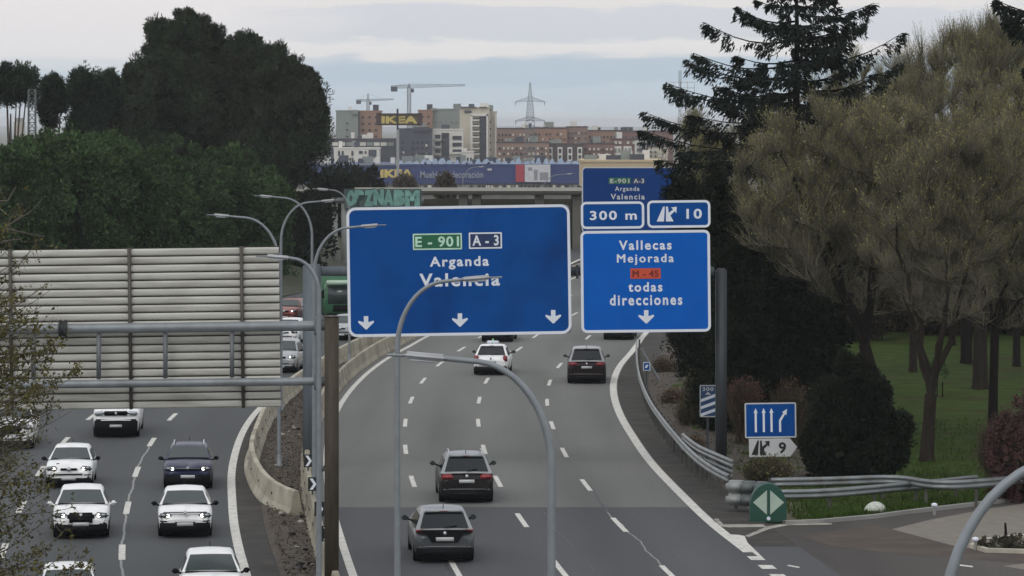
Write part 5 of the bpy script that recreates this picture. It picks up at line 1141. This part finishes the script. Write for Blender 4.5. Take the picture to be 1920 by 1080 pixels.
# ---- twiggy park trees, budding
M_twig = mat('bare_twigs', (110, 106, 90), .95, 0, .25, .4, island=.3, spec=.1)
M_bud = mat('spring_buds', (146, 142, 86), .9, 0, .25, .4, island=.3, spec=.15)
def ribbons(p0, p1, p2, w, rng):
    n = len(p0); ax = unit(p2 - p0); s = unit(np.cross(ax, rnd_dir(rng, n))) * (w / 2)[:, None]
    V = np.stack([p0 - s, p0 + s, p1 - s * .8, p1 + s * .8, p2 - s * .35, p2 + s * .35], 1).reshape(-1, 3); b = np.arange(n)[:, None] * 6
    return V, np.concatenate([b + np.array([[0, 1, 3, 2]]), b + np.array([[2, 3, 5, 4]])])
def twiggy(name, label, d, trunk, ells, seed, group, nb=260, ntw=16000, nbud=14000, tr=.22, fork=.28, lean=0.0, bud=True, tw=.015, twl=1.05):
    ntw = int(ntw * 1.6); nb = int(nb * 1.3)
    """trunk: (px, ybase) ; ells: crown envelope in photo pixels"""
    rng = np.random.default_rng(seed); px, yb = trunk; base = G(px, yb) if d is None else Vector(((px - 960) * d / F, d, 0)); d = base.y
    t = thing(name, label, 'tree', base, 0, group); E = px_ells(ells, d); b = np.array(base)
    E = [(c - b, r) for c, r in E]; top = max(c[2] + r[2] for c, r in E); zf = top * fork
    wgt = np.array([r[0] * r[2] for _, r in E]); wgt /= wgt.sum()
    mb = MB(); mb.tube([(0, 0, -.2), (0, 0, .35), (lean * .4, 0, zf * .5), (lean, 0, zf)], [tr * 1.45, tr * 1.1, tr * .95, tr * .9], 10)
    fork_p = np.array([lean, 0, zf]); nodes = [fork_p]; nr = [tr * .8]
    # main limbs
    nl = 5
    for i in range(nl):
        k = rng.choice(len(E), p=wgt); c, r = E[k]; ang = 2 * math.pi * (i + rng.uniform(-.2, .2)) / nl
        end = c + r * np.array([math.cos(ang) * .62, math.sin(ang) * .62, .25 + .3 * rng.random()])
        p1 = fork_p * .62 + end * .38 + np.array([0, 0, -.4]) + rng.normal(size=3) * .15; p2 = fork_p * .28 + end * .72 + rng.normal(size=3) * .25
        pts = [fork_p, p1, p2, end]; cur = [Vector((1-u)**3*np.array(pts[0]) + 3*u*(1-u)**2*pts[1] + 3*u*u*(1-u)*pts[2] + u**3*pts[3]) + Vector(rng.normal(size=3) * (.07 if 0 < u < 1 else 0)) for u in np.linspace(0, 1, 9)]
        rad = [lerp(tr * .62, .035, (j / 8) ** .8) for j in range(9)]; mb.tube(cur, rad, 7)
        for j in range(1, 9): nodes.append(np.array(cur[j])); nr.append(rad[j])
    # secondary branches fill the envelope
    k = rng.choice(len(E), size=nb, p=wgt); dirs = rnd_dir(rng, nb); q = rng.random(nb) ** .38 * .95
    tips = np.array([E[i][0] for i in k]) + dirs * np.array([E[i][1] for i in k]) * q[:, None]; tips = tips[np.argsort(((tips - fork_p) ** 2).sum(1))]
    segs = []
    for tip in tips:
        N_ = np.array(nodes); dv = tip - N_; dist = np.linalg.norm(dv, axis=1); up = dv[:, 2] / np.maximum(dist, .01)
        j = int(np.argmin(dist + np.where(up < .15, 2.5, 0))); a = N_[j]; L = dist[j]
        if L > 5: continue
        mid = a * .5 + tip * .5 + np.array([0, 0, -.10 * L]) + rng.normal(size=3) * .07 * L; r0 = min(nr[j] * .75, .012 + .014 * L)
        cur = [Vector((1-u)**2*a + 2*u*(1-u)*mid + u*u*tip) for u in np.linspace(0, 1, 5)]; mb.tube(cur, [lerp(r0, .010, u) for u in np.linspace(0, 1, 5)], 4, False)
        for u in (2, 3, 4): nodes.append(np.array(cur[u])); nr.append(lerp(r0, .010, u / 4))
        segs.append((a, mid, tip))
    mb.build('trunk', M_bark if seed % 2 else M_bark2, t)
    A = np.array([s[0] for s in segs]); B = np.array([s[1] for s in segs]); C = np.array([s[2] for s in segs])
    i = rng.integers(0, len(segs), ntw); u = rng.uniform(.1, 1, ntw)[:, None]; p0 = (1-u)**2*A[i] + 2*u*(1-u)*B[i] + u*u*C[i]
    cen = sum(c * w for (c, r), w in zip(E, wgt)); dr = unit(unit(C[i] - A[i]) * .5 + unit(p0 - cen) * .4 + rng.normal(size=(ntw, 3)) * .46 + np.array([0, 0, 1.15])); L = twl * rng.uniform(.35, 1.15, ntw)
    p1 = p0 + dr * (L * .5)[:, None]; dr2 = unit(dr + rng.normal(size=(ntw, 3)) * .25 + np.array([0, 0, .25])); p2 = p1 + dr2 * (L * .5)[:, None]
    zl, zh = min(c[2] - r[2] for c, r in E), top; hn = (p0[:, 2] - zl) / (zh - zl); kp = rng.random(ntw) < np.clip(.22 + 1.1 * hn, .2, 1); p0, p1, p2, dr2 = p0[kp], p1[kp], p2[kp], dr2[kp]; ntw = len(p0)
    V, Q = ribbons(p0, p1, p2, tw * rng.uniform(.6, 1.4, ntw), rng)
    tw_o = link('twigs', np_mesh('twigs', V, Q, M_twig), t)
    nbud = int(nbud * 1.35)
    if bud:
        # buds open first on the outer and upper twigs
        hgt = np.zeros(ntw)
        for c, r in E: hgt = np.maximum(hgt, ((p2 - c) / r)[:, 2])
        pr = np.clip(.10 + 1.2 * hgt, .04, 1.4); i = rng.choice(ntw, size=nbud, p=pr / pr.sum()); u = rng.uniform(.25, 1, nbud)[:, None]; c = p1[i] * (1 - u) + p2[i] * u + rng.normal(size=(nbud, 3)) * .03
        ax = unit(dr2[i] + rng.normal(size=(nbud, 3)) * .5); V, Q = quads_from(c, ax, unit(np.cross(ax, rnd_dir(rng, nbud))), .072 * rng.uniform(.6, 1.4, nbud), .032 * rng.uniform(.6, 1.4, nbud))
        link('buds', np_mesh('buds', V, Q, M_bud), t)
    return t
gt = 'budding park trees on the right'
twiggy('park_tree', 'budding tree with a wide crown right behind the signs, forking low beside the dark evergreens', 140, (1668, 845), [(1560, 345, 185, 165), (1500, 420, 140, 120), (1640, 300, 120, 110), (1590, 480, 150, 100)], 11, gt, 420, 30000, 22000, .26, .30, -1.0)
twiggy('park_tree', 'forked budding tree on the lawn, its trunk splitting into two at head height', None, (1738, 868), [(1780, 400, 130, 150), (1830, 350, 120, 130), (1720, 430, 110, 120), (1760, 530, 120, 90)], 12, gt, 320, 20000, 14000, .26, .2, .15)
twiggy('park_tree', 'slender straight budding tree nearest the right edge of the lawn', None, (1861, 826), [(1880, 370, 120, 150), (1940, 400, 110, 150), (1860, 480, 110, 90), (1880, 560, 90, 80)], 13, gt, 300, 20000, 16000, .2, .36, .1)
twiggy('park_tree', 'stout trunked budding tree behind the slender one', 172, (1838, 722), [(1800, 250, 150, 120), (1880, 300, 110, 120), (1800, 480, 150, 110)], 14, gt, 300, 20000, 16000, .36, .3, 0)
twiggy('park_tree', 'tallest budding tree at the upper right, crown against the sky', 190, (1812, 690), [(1800, 175, 130, 110), (1880, 150, 100, 100), (1700, 210, 100, 100), (1840, 110, 80, 55)], 15, gt, 340, 24000, 24000, .3, .3, 0, twl=1.6)
twiggy('park_tree', 'small olive budding tree between the tall conifer and the 10 board', 176, (1335, 690), [(1325, 330, 50, 95), (1350, 400, 50, 90), (1300, 260, 26, 42)], 16, gt, 170, 12000, 13000, .16, .3, 0)
twiggy('park_tree', 'budding tree filling the gap behind the tall conifer trunk', 185, (1480, 700), [(1430, 280, 90, 80), (1370, 330, 80, 80), (1540, 240, 80, 90), (1620, 190, 90, 85)], 17, gt, 260, 17000, 14000, .22, .3, 0)
twiggy('park_tree', 'budding tree whose crown touches the right edge above the red shrub', 150, (1985, 770), [(1930, 260, 80, 130), (1960, 420, 100, 120), (1900, 330, 70, 90)], 18, gt, 240, 15000, 16000, .22, .32, 0)
for i, (px, yb, lb) in enumerate(((1712, 700, 'thin distant trunk left of the forked tree'), (1785, 650, 'thin distant trunk between the forked and the stout tree'), (1808, 640, 'thin distant leaning trunk in the shade beyond the lawn'), (1906, 690, 'thin distant trunk near the right edge of the lawn'), (1625, 705, 'thin distant trunk seen just above the dark evergreen bush'))):
    twiggy('distant_tree', lb, None, (px, yb), [(px, 470, 70, 130)], 60 + i, 'distant trees beyond the lawn', 90, 6000, 3500, .2, .4, 0, tw=.03)
# sapling with a stake on the lawn
q = G(1757, 748); t = thing('sapling', 'little staked sapling beside the forked trunk', 'tree', q)
mb = MB(); mb.tube([(0, 0, 0), (.02, 0, 1.4)], [.03, .015], 6); mb.tube([(.25, 0, 0), (.25, 0, .8)], .03, 6); mb.build('trunk', M_bark, t)
V, Q = crown_leaves(np.random.default_rng(3), [(np.array((0, 0, 1.3)), np.array((.4, .4, .35)))], 12, .18, 500, .10, .05); link('crown', np_mesh('crown', V, Q, M_bush), t)

# ---- tall conifer with long drooping branches
def conifer(name, label, d, px, ytop, ybase, prof, seed, m, group=None, n_lev=38, tr=.3, extra=(), dens=1.0, lean_up=.22, a_lim=None):
    rng = np.random.default_rng(seed); base = Vector(((px - 960) * d / F, d, 0)); t = thing(name, label, 'tree', base, 0, group); k = d / F
    z = lambda y: P(0, y, d).z
    zt = z(ytop); mb = MB(); mb.tube([(0, 0, -.2), (0, 0, zt * .5), (.05, 0, zt * .85), (0, 0, zt)], [tr, tr * .7, tr * .3, .03], 9)
    pc, pax, psd, pl, pw = [], [], [], [], []
    lv = []
    z0, z1 = z(ybase), zt
    for i in range(n_lev):
        zz = lerp(z0, z1, (i + rng.uniform(-.3, .3)) / n_lev); Lm = np.interp(zz, [z(p[0]) for p in prof][::-1], [p[1] * k for p in prof][::-1]) if prof[0][0] < prof[-1][0] else 0
        for j in range(4):
            ang = rng.uniform(0, 2 * math.pi); lv.append((zz, ang, Lm * rng.uniform(.55, 1.0)))
    for y, xt, yt in extra:                              # branches whose tips show: root row, tip column, tip row
        lv.append((z(y), None, ((xt - px) * k, z(yt) - z(y))))
    for zz, ang, L in lv:
        if ang is None:
            ux, dz = L; dirv = np.array([np.sign(ux), rng.uniform(-.12, .12), 0]); Lh = abs(ux); rise = dz
        else: dirv = np.array([math.cos(ang), math.sin(ang), 0]); Lh = L; rise = L * lean_up * rng.uniform(.3, 1.2)
        dirv = dirv / np.linalg.norm(dirv); us = np.linspace(0, 1, 7)
        cur = [np.array([0, 0, zz]) + dirv * Lh * u + np.array([0, 0, rise * u ** 1.6 - .10 * Lh * math.sin(math.pi * u) * .8]) for u in us]
        mb.tube([Vector(c) for c in cur], [lerp(.05, .012, u) for u in us], 5, False)
        n = int(Lh * 125 * dens); nt_ = max(5, int(Lh * 5.5)); ti = rng.integers(0, nt_, n); tu = rng.uniform(.06, 1, nt_); tu[:3] = (.985, .93, .86); th_ = rng.uniform(.15, 1.25, nt_); u = np.clip(tu[ti] + rng.normal(size=n) * .022, .05, 1.01); cc = np.array([[np.interp(v, us, [c[a] for c in cur]) for a in range(3)] for v in u]); side = np.cross(dirv, [0, 0, 1])
        spread = (.10 + .55 * np.sin(math.pi * np.clip(u * .75 + .12, 0, 1))) * min(1, Lh / 3.5)
        sgn = rng.choice([-1, 1], n); so = rng.random(n) ** .7 * spread
        c = cc + side * (sgn * so)[:, None] + dirv * (so * .5)[:, None]; hang = rng.random(n)
        c[:, 2] -= hang ** 1.3 * .55 * th_[ti] * min(1, Lh / 3) + so * .18
        ax = unit(dirv * .5 + side * sgn[:, None] * .5 + np.array([0, 0, -1.0]) * hang[:, None] + rng.normal(size=(n, 3)) * .3)
        pc.append(c); pax.append(ax); pl.append(rng.uniform(.16, .42, n)); pw.append(rng.uniform(.05, .10, n))
    c = np.concatenate(pc); ax = np.concatenate(pax); V, Q = quads_from(c, ax, unit(np.cross(ax, rnd_dir(rng, len(c)))), np.concatenate(pl), np.concatenate(pw))
    link('foliage', np_mesh('foliage', V, Q, m), t); mb.build('trunk', M_bark, t); return t
conifer('conifer', 'tall dark conifer with long upswept branches, cut by the top edge', 152, 1492, -90, 620, [(-95, 20), (-40, 90), (30, 120), (110, 150), (200, 190), (300, 150), (420, 130), (620, 120)], 31, M_conif, None, 27, .30,
        [(75, 1318, 42), (120, 1300, 100), (140, 1285, 112), (175, 1250, 156), (190, 1262, 165), (235, 1206, 210), (262, 1203, 244), (275, 1235, 300), (110, 1692, 62), (165, 1688, 118), (60, 1600, 20), (40, 1380, 12), (215, 1290, 215), (250, 1270, 285), (25, 1640, 5), (150, 1610, 112), (190, 1400, 175), (280, 1330, 330)], 1.1)
conifer('conifer', 'conifer mostly outside the picture whose dark branch tips enter at the top right corner', 128, 2010, -160, 300, [(-165, 10), (0, 90), (300, 90)], 32, M_conif, None, 14, .26, [(20, 1868, 0), (30, 1884, 30), (55, 1896, 55), (10, 1900, 18)], 1.3)
leafy('evergreen_tree', 'dark dense evergreen right of the bright blue exit sign, behind the gantry column', 'tree', 148, 1420, [(1420, 620, 85, 150), (1385, 480, 42, 95), (1470, 560, 65, 110), (1350, 400, 25, 70), (1510, 650, 75, 130), (1410, 740, 100, 90)], M_dark, 600, .5, 80000, .24, .07, 51, 'dark evergreens by the verge', M_bark, .3, 3000, 1.0, 4)
leafy('evergreen_tree', 'dark evergreen crown behind the exit boards, touching the conifer', 'tree', 165, 1320, [(1310, 470, 45, 120), (1345, 560, 45, 140), (1300, 600, 40, 110), (1275, 380, 25, 45)], M_dark, 380, .5, 44000, .24, .07, 52, 'dark evergreens by the verge', M_bark, .22, 1500, .9, 3)
leafy('evergreen_bush', 'dark spreading evergreen bush at the lawn edge, right of the exit 9 sign', 'bush', 127, 1625, [(1615, 800, 62, 84), (1575, 845, 60, 52), (1650, 850, 42, 40), (1600, 735, 42, 50), (1668, 790, 26, 20), (1560, 780, 40, 50), (1640, 745, 24, 24), (1680, 850, 18, 14), (1550, 850, 30, 34), (1690, 810, 12, 8)], M_dark, 90, .50, 42000, .22, .06, 53, 'dark evergreens by the verge', M_bark, .14, 900, .5, 3)
# scrub
def scrub(name, label, px, yb, e, m, seed, ntw=3000, nlf=1500, group='scrub on the verge', tw=.016, lf=.09):
    rng = np.random.default_rng(seed); base = G(px, yb); d = base.y; t = thing(name, label, 'shrub', base, 0, group); E = [(c - np.array(base), r) for c, r in px_ells(e, d)]
    k = rng.integers(0, len(E), ntw); dirs = rnd_dir(rng, ntw); tip = np.array([E[i][0] for i in k]) + dirs * np.array([E[i][1] for i in k]) * (rng.random(ntw) ** .4)[:, None]; tip[:, 2] = np.maximum(tip[:, 2], .1)
    root = np.stack([rng.normal(size=ntw) * .25, rng.normal(size=ntw) * .25, np.zeros(ntw)], 1); p0 = root * .35 + tip * .65 - np.array([0, 0, .12]); p0[:, 2] = np.maximum(p0[:, 2], 0); far = rng.random(ntw) < .12; p0[far] = root[far]
    mid = p0 * .5 + tip * .5 + rng.normal(size=(ntw, 3)) * .05
    V, Q = ribbons(p0, mid, tip, tw * rng.uniform(.6, 1.4, ntw), rng); link('stems', np_mesh('stems', V, Q, mat('scrub_stems', (78, 71, 60), .95, 0, .25, .6, island=.35, spec=.05)), t)
    if nlf:
        i = rng.integers(0, ntw, nlf); c = tip[i] + rng.normal(size=(nlf, 3)) * .08; ax = rnd_dir(rng, nlf); V, Q = quads_from(c, ax, unit(np.cross(ax, rnd_dir(rng, nlf))), lf * rng.uniform(.6, 1.5, nlf), lf * .5 * rng.uniform(.6, 1.4, nlf)); link('leaves', np_mesh('leaves', V, Q, m), t)
M_redleaf = mat('red_leaves', (66, 36, 35), .8, 0, .3, 1, island=.4); M_dryleaf = mat('dry_leaves', (96, 76, 56), .9, 0, .3, 1, island=.4); M_olive = mat('olive_leaves', (86, 84, 48), .85, 0, .3, 1, island=.35)
scrub('dry_shrub', 'reddish dry shrub behind the gantry column foot', 1395, 835, [(1395, 745, 38, 45), (1420, 790, 40, 45)], mat('rusty_leaves', (92, 58, 54), .9, 0, .3, 1, island=.35), 71, 3500, 2200)
scrub('dry_shrub', 'pale twiggy shrub right of the blue lane sign', 1548, 903, [(1545, 828, 36, 72), (1572, 862, 34, 42)], M_olive, 72, 2600, 700)
scrub('dry_shrub', 'straw coloured shrub above the blue lane sign', 1480, 846, [(1475, 750, 36, 48), (1505, 765, 28, 48)], M_dryleaf, 73, 1800, 700)
scrub('dry_shrub', 'low green brown shrub beside the countdown sign', 1300, 800, [(1300, 735, 25, 45), (1290, 770, 30, 28)], M_olive, 74, 2400, 1500)
scrub('dry_shrub', 'low brown shrub under the blue lane sign', 1440, 915, [(1440, 880, 50, 28)], M_olive, 75, 2400, 1800)
for i, (px, yb, lb) in enumerate(((1245, 700, 'brown weed clump nearest the leaning pole'), (1262, 760, 'brown weed clump on the soil slope below the leaning pole'), (1300, 850, 'brown weed clump behind the curve of the guard rail'), (1330, 700, 'brown weed clump left of the gantry column, upslope'))):
    scrub('weed_clump', lb, px, yb, [(px, yb - 14, 26, 20)], M_dryleaf, 80 + i, 1200, 1200)
rng0 = np.random.default_rng(9)
leafy('red_shrub', 'dark red leaved shrub at the right edge behind the thick lamp', 'shrub', 121, 1915, [(1915, 860, 62, 80), (1880, 890, 35, 55), (1950, 820, 60, 80), (1905, 930, 45, 60), (1888, 810, 26, 26)], M_redleaf, 110, .36, 9000, .12, .06, 54, None, M_bark, .08, 300, .35, 4)
scrub('dry_shrub', 'bare reddish twigs around the dark red shrub', 1872, 915, [(1865, 830, 40, 50), (1890, 800, 40, 40)], M_redleaf, 76, 2600, 900)
leafy('low_hedge', 'low dark hedge on the traffic island at the right edge', 'hedge', G(1880, 1030).y, 1885, [(1870, 1020, 35, 9), (1915, 1018, 40, 11), (1960, 1018, 40, 11), (1840, 1024, 14, 6)], mat('hedge_leaves', (64, 62, 44), .85, 0, .35, 2, island=.4), 120, .12, 6000, .07, .04, 55, None, M_bark, .03, 0, .2, 2, 1.0)
# grass tufts along the lawn edge
def tufts():
    rng = np.random.default_rng(17); n = 26000; ex = [G(x, y).x for x, y in ramp_top]; ed = [G(x, y).y for x, y in ramp_top]
    x = 8.2 + 26 * rng.random(n) ** 1.2; d = np.interp(x, ex, ed) + .3 + 30 * rng.random(n) ** 2
    ok = x > off(cR, 2.8)(d); x, d = x[ok], d[ok]; n = len(x); c = np.stack([x, d, np.full(n, .10)], 1); ax = unit(np.stack([rng.normal(size=n) * .35, rng.normal(size=n) * .35, np.ones(n)], 1))
    V, Q = quads_from(c, ax, unit(np.cross(ax, rnd_dir(rng, n))), rng.uniform(.12, .34, n), rng.uniform(.015, .04, n)); o = link('grass_tufts', np_mesh('grass_tufts', V, Q, mat('grass_blades', (56, 76, 28), .9, 0, .35, .6, island=.35, spec=.05)))
    tag(o, 'short green grass growing along the lawn edge beside the ramp', 'grass', None, 'stuff')
tufts()
def litter():
    rng = np.random.default_rng(18); n = 9000; d = rng.uniform(100, 175, n); a, b_ = med_l(d), med_r(d); u = rng.uniform(.1, .95, n); x = a + (b_ - a) * u
    m2 = 9000; d2 = rng.uniform(124, 235, m2); x2 = off(cR, 1.9)(d2) + rng.random(m2) * 4.5; x = np.concatenate([x, x2]); d = np.concatenate([d, d2]); n = len(x)
    c = np.stack([x, d, rng.uniform(.1, .2, n)], 1); ax = unit(rnd_dir(rng, n) * np.array([1, 1, .4])); V, Q = quads_from(c, ax, unit(np.cross(ax, rnd_dir(rng, n) * .4 + np.array([0, 0, 1]))), rng.uniform(.05, .15, n), rng.uniform(.03, .08, n))
    o = link('leaf_litter', np_mesh('leaf_litter', V, Q, mat('fallen_leaves', (84, 73, 60), .95, 0, .5, 3, island=.55))); tag(o, 'brown fallen leaves lying in the median and on the verge', 'leaf litter', None, 'stuff')
litter()
# ---- near tree at the left edge, young leaves on thin branches
def near_tree():
    d = 44.0; rng = np.random.default_rng(77); base = Vector(((-190 - 960) * d / F, d, 0)); t = thing('sprouting_tree', 'sprouting tree with small olive leaves at the left edge, in front of the sign back', 'tree', base); b = np.array(base)
    mb = MB(); top = P(0, 560, d).z; mb.tube([(0, 0, -.2), (.05, 0, 3), (.0, 0, 6), (.1, 0, top)], [.2, .15, .1, .05], 9)
    segs = []
    def zone(n, x0, x1, y0, y1, edge):
        for _ in range(n):
            py = rng.uniform(y0, y1); lim = edge(py); px = x0 + (lim - x0) * rng.random() ** .8; tip = np.array(P(px, py, d + rng.normal() * .9)) - b; segs.append(tip)
    zone(34, -60, 0, 330, 600, lambda y: np.interp(y, [330, 380, 430, 500, 600], [45, 85, 80, 105, 120]))
    zone(62, -60, 0, 590, 800, lambda y: np.interp(y, [590, 640, 700, 760, 800], [105, 140, 150, 135, 135]))
    zone(84, -60, 0, 780, 1110, lambda y: np.interp(y, [780, 860, 950, 1040, 1110], [120, 95, 150, 175, 195]))
    A = []; B = []; C = []
    for tip in segs:
        s = np.array([0, 0, min(top, max(2.0, tip[2] - rng.uniform(.2, 1.4)))]); mid = s * .45 + tip * .55 + np.array([0, 0, -.12]) + rng.normal(size=3) * .10
        ph = rng.uniform(0, 6, 3); cur = [Vector((1-u)**2*s + 2*u*(1-u)*mid + u*u*tip + np.sin(ph + u * 9) * .09 * u * (1 - u * .6)) for u in np.linspace(0, 1, 10)]; mb.tube(cur, [lerp(.014, .003, u) for u in np.linspace(0, 1, 10)], 5, False); A.append(s); B.append(mid); C.append(tip)
    # pale bare branches high up
    for pts in (((-40, 452), (20, 420), (60, 395), (82, 370)), ((-40, 418), (25, 432), (60, 440), (84, 444)), ((-30, 380), (15, 376), (30, 350)), ((-40, 470), (10, 452), (40, 448))):
        p = [Vector(np.array(P(x, y, d - .3)) - b) for x, y in pts]; mb.tube(p, [.012, .010, .007, .004][:len(p)], 6)
    mb.build('trunk', mat('grey_branch', (84, 80, 72), .9, 0, .25, 5), t)
    A, B, C = map(np.array, (A, B, C)); n = 4200; i = rng.integers(0, len(A), n); u = rng.uniform(.35, 1, n)[:, None]; p0 = (1-u)**2*A[i] + 2*u*(1-u)*B[i] + u*u*C[i]
    dr = unit(rng.normal(size=(n, 3)) + np.array([.25, 0, .3])); L = rng.uniform(.06, .30, n); p2 = p0 + dr * L[:, None]; V, Q = ribbons(p0, (p0 + p2) / 2 + rng.normal(size=(n, 3)) * .015, p2, rng.uniform(.004, .009, n), rng); link('twigs', np_mesh('twigs', V, Q, M_twig), t)
    m = 25000; j = rng.integers(0, n, m); u = rng.random(m)[:, None]; c = p0[j] * (1 - u) + p2[j] * u + rng.normal(size=(m, 3)) * .018
    wpy = (H - (c[:, 2])) * F / d + YH; keep = rng.random(m) < np.interp(wpy, [330, 560, 600, 735, 785, 855, 900, 1100], [.35, .35, 1, .9, .28, .3, .8, .75]); c = c[keep]; m = len(c)
    ax = rnd_dir(rng, m); V, Q = quads_from(c, ax, unit(np.cross(ax, rnd_dir(rng, m))), rng.uniform(.03, .075, m), rng.uniform(.016, .04, m)); link('leaves', np_mesh('leaves', V, Q, mat('young_leaves', (88, 84, 50), .9, 0, .25, 3, island=.4, spec=.1)), t)
near_tree()

for i, (cx, cy, rx, ry, dd) in enumerate(((1600, 545, 60, 92, 212), (1690, 540, 62, 88, 220), (1770, 538, 58, 84, 216), (1850, 536, 60, 86, 222), (1930, 538, 60, 86, 217), (1530, 548, 60, 100, 210))):
    leafy('shade_tree', ['dark low tree beyond the lawn, right of the evergreens', 'dark low tree beyond the lawn, left of the forked trunk', 'dark low tree beyond the lawn, right of the forked trunk', 'dark low tree beyond the stout trunk', 'dark low tree beyond the lawn at the right edge', 'dark low tree hidden behind the spreading evergreens'][i], 'tree', dd, cx, [(cx, cy, rx, ry), (cx, cy + 45, rx * 1.1, 40)], mat('shade_leaves', (54, 50, 36), .95, 0, .35, .4, island=.3, spec=.05), 200, .8, 14000, .4, .16, 90 + i, 'dark trees beyond the lawn', M_bark, .2, 900, 1.2, 3)
# ------------------------------------------------------------------ distant haze
def haze():
    mb = MB(); mb.box((0, 8000, 11.0), (18400, 16900, 48))
    m = bpy.data.materials.new('haze'); m.use_nodes = True; nt = m.node_tree; nt.nodes.clear(); o = nt.nodes.new('ShaderNodeOutputMaterial'); v = nt.nodes.new('ShaderNodeVolumePrincipled')
    v.inputs['Color'].default_value = (.93, .96, 1, 1); v.inputs['Density'].default_value = HAZE; nt.links.new(v.outputs[0], o.inputs['Volume'])
    tag(mb.build('haze', m), kind='stuff')
HAZE = .00011
haze()
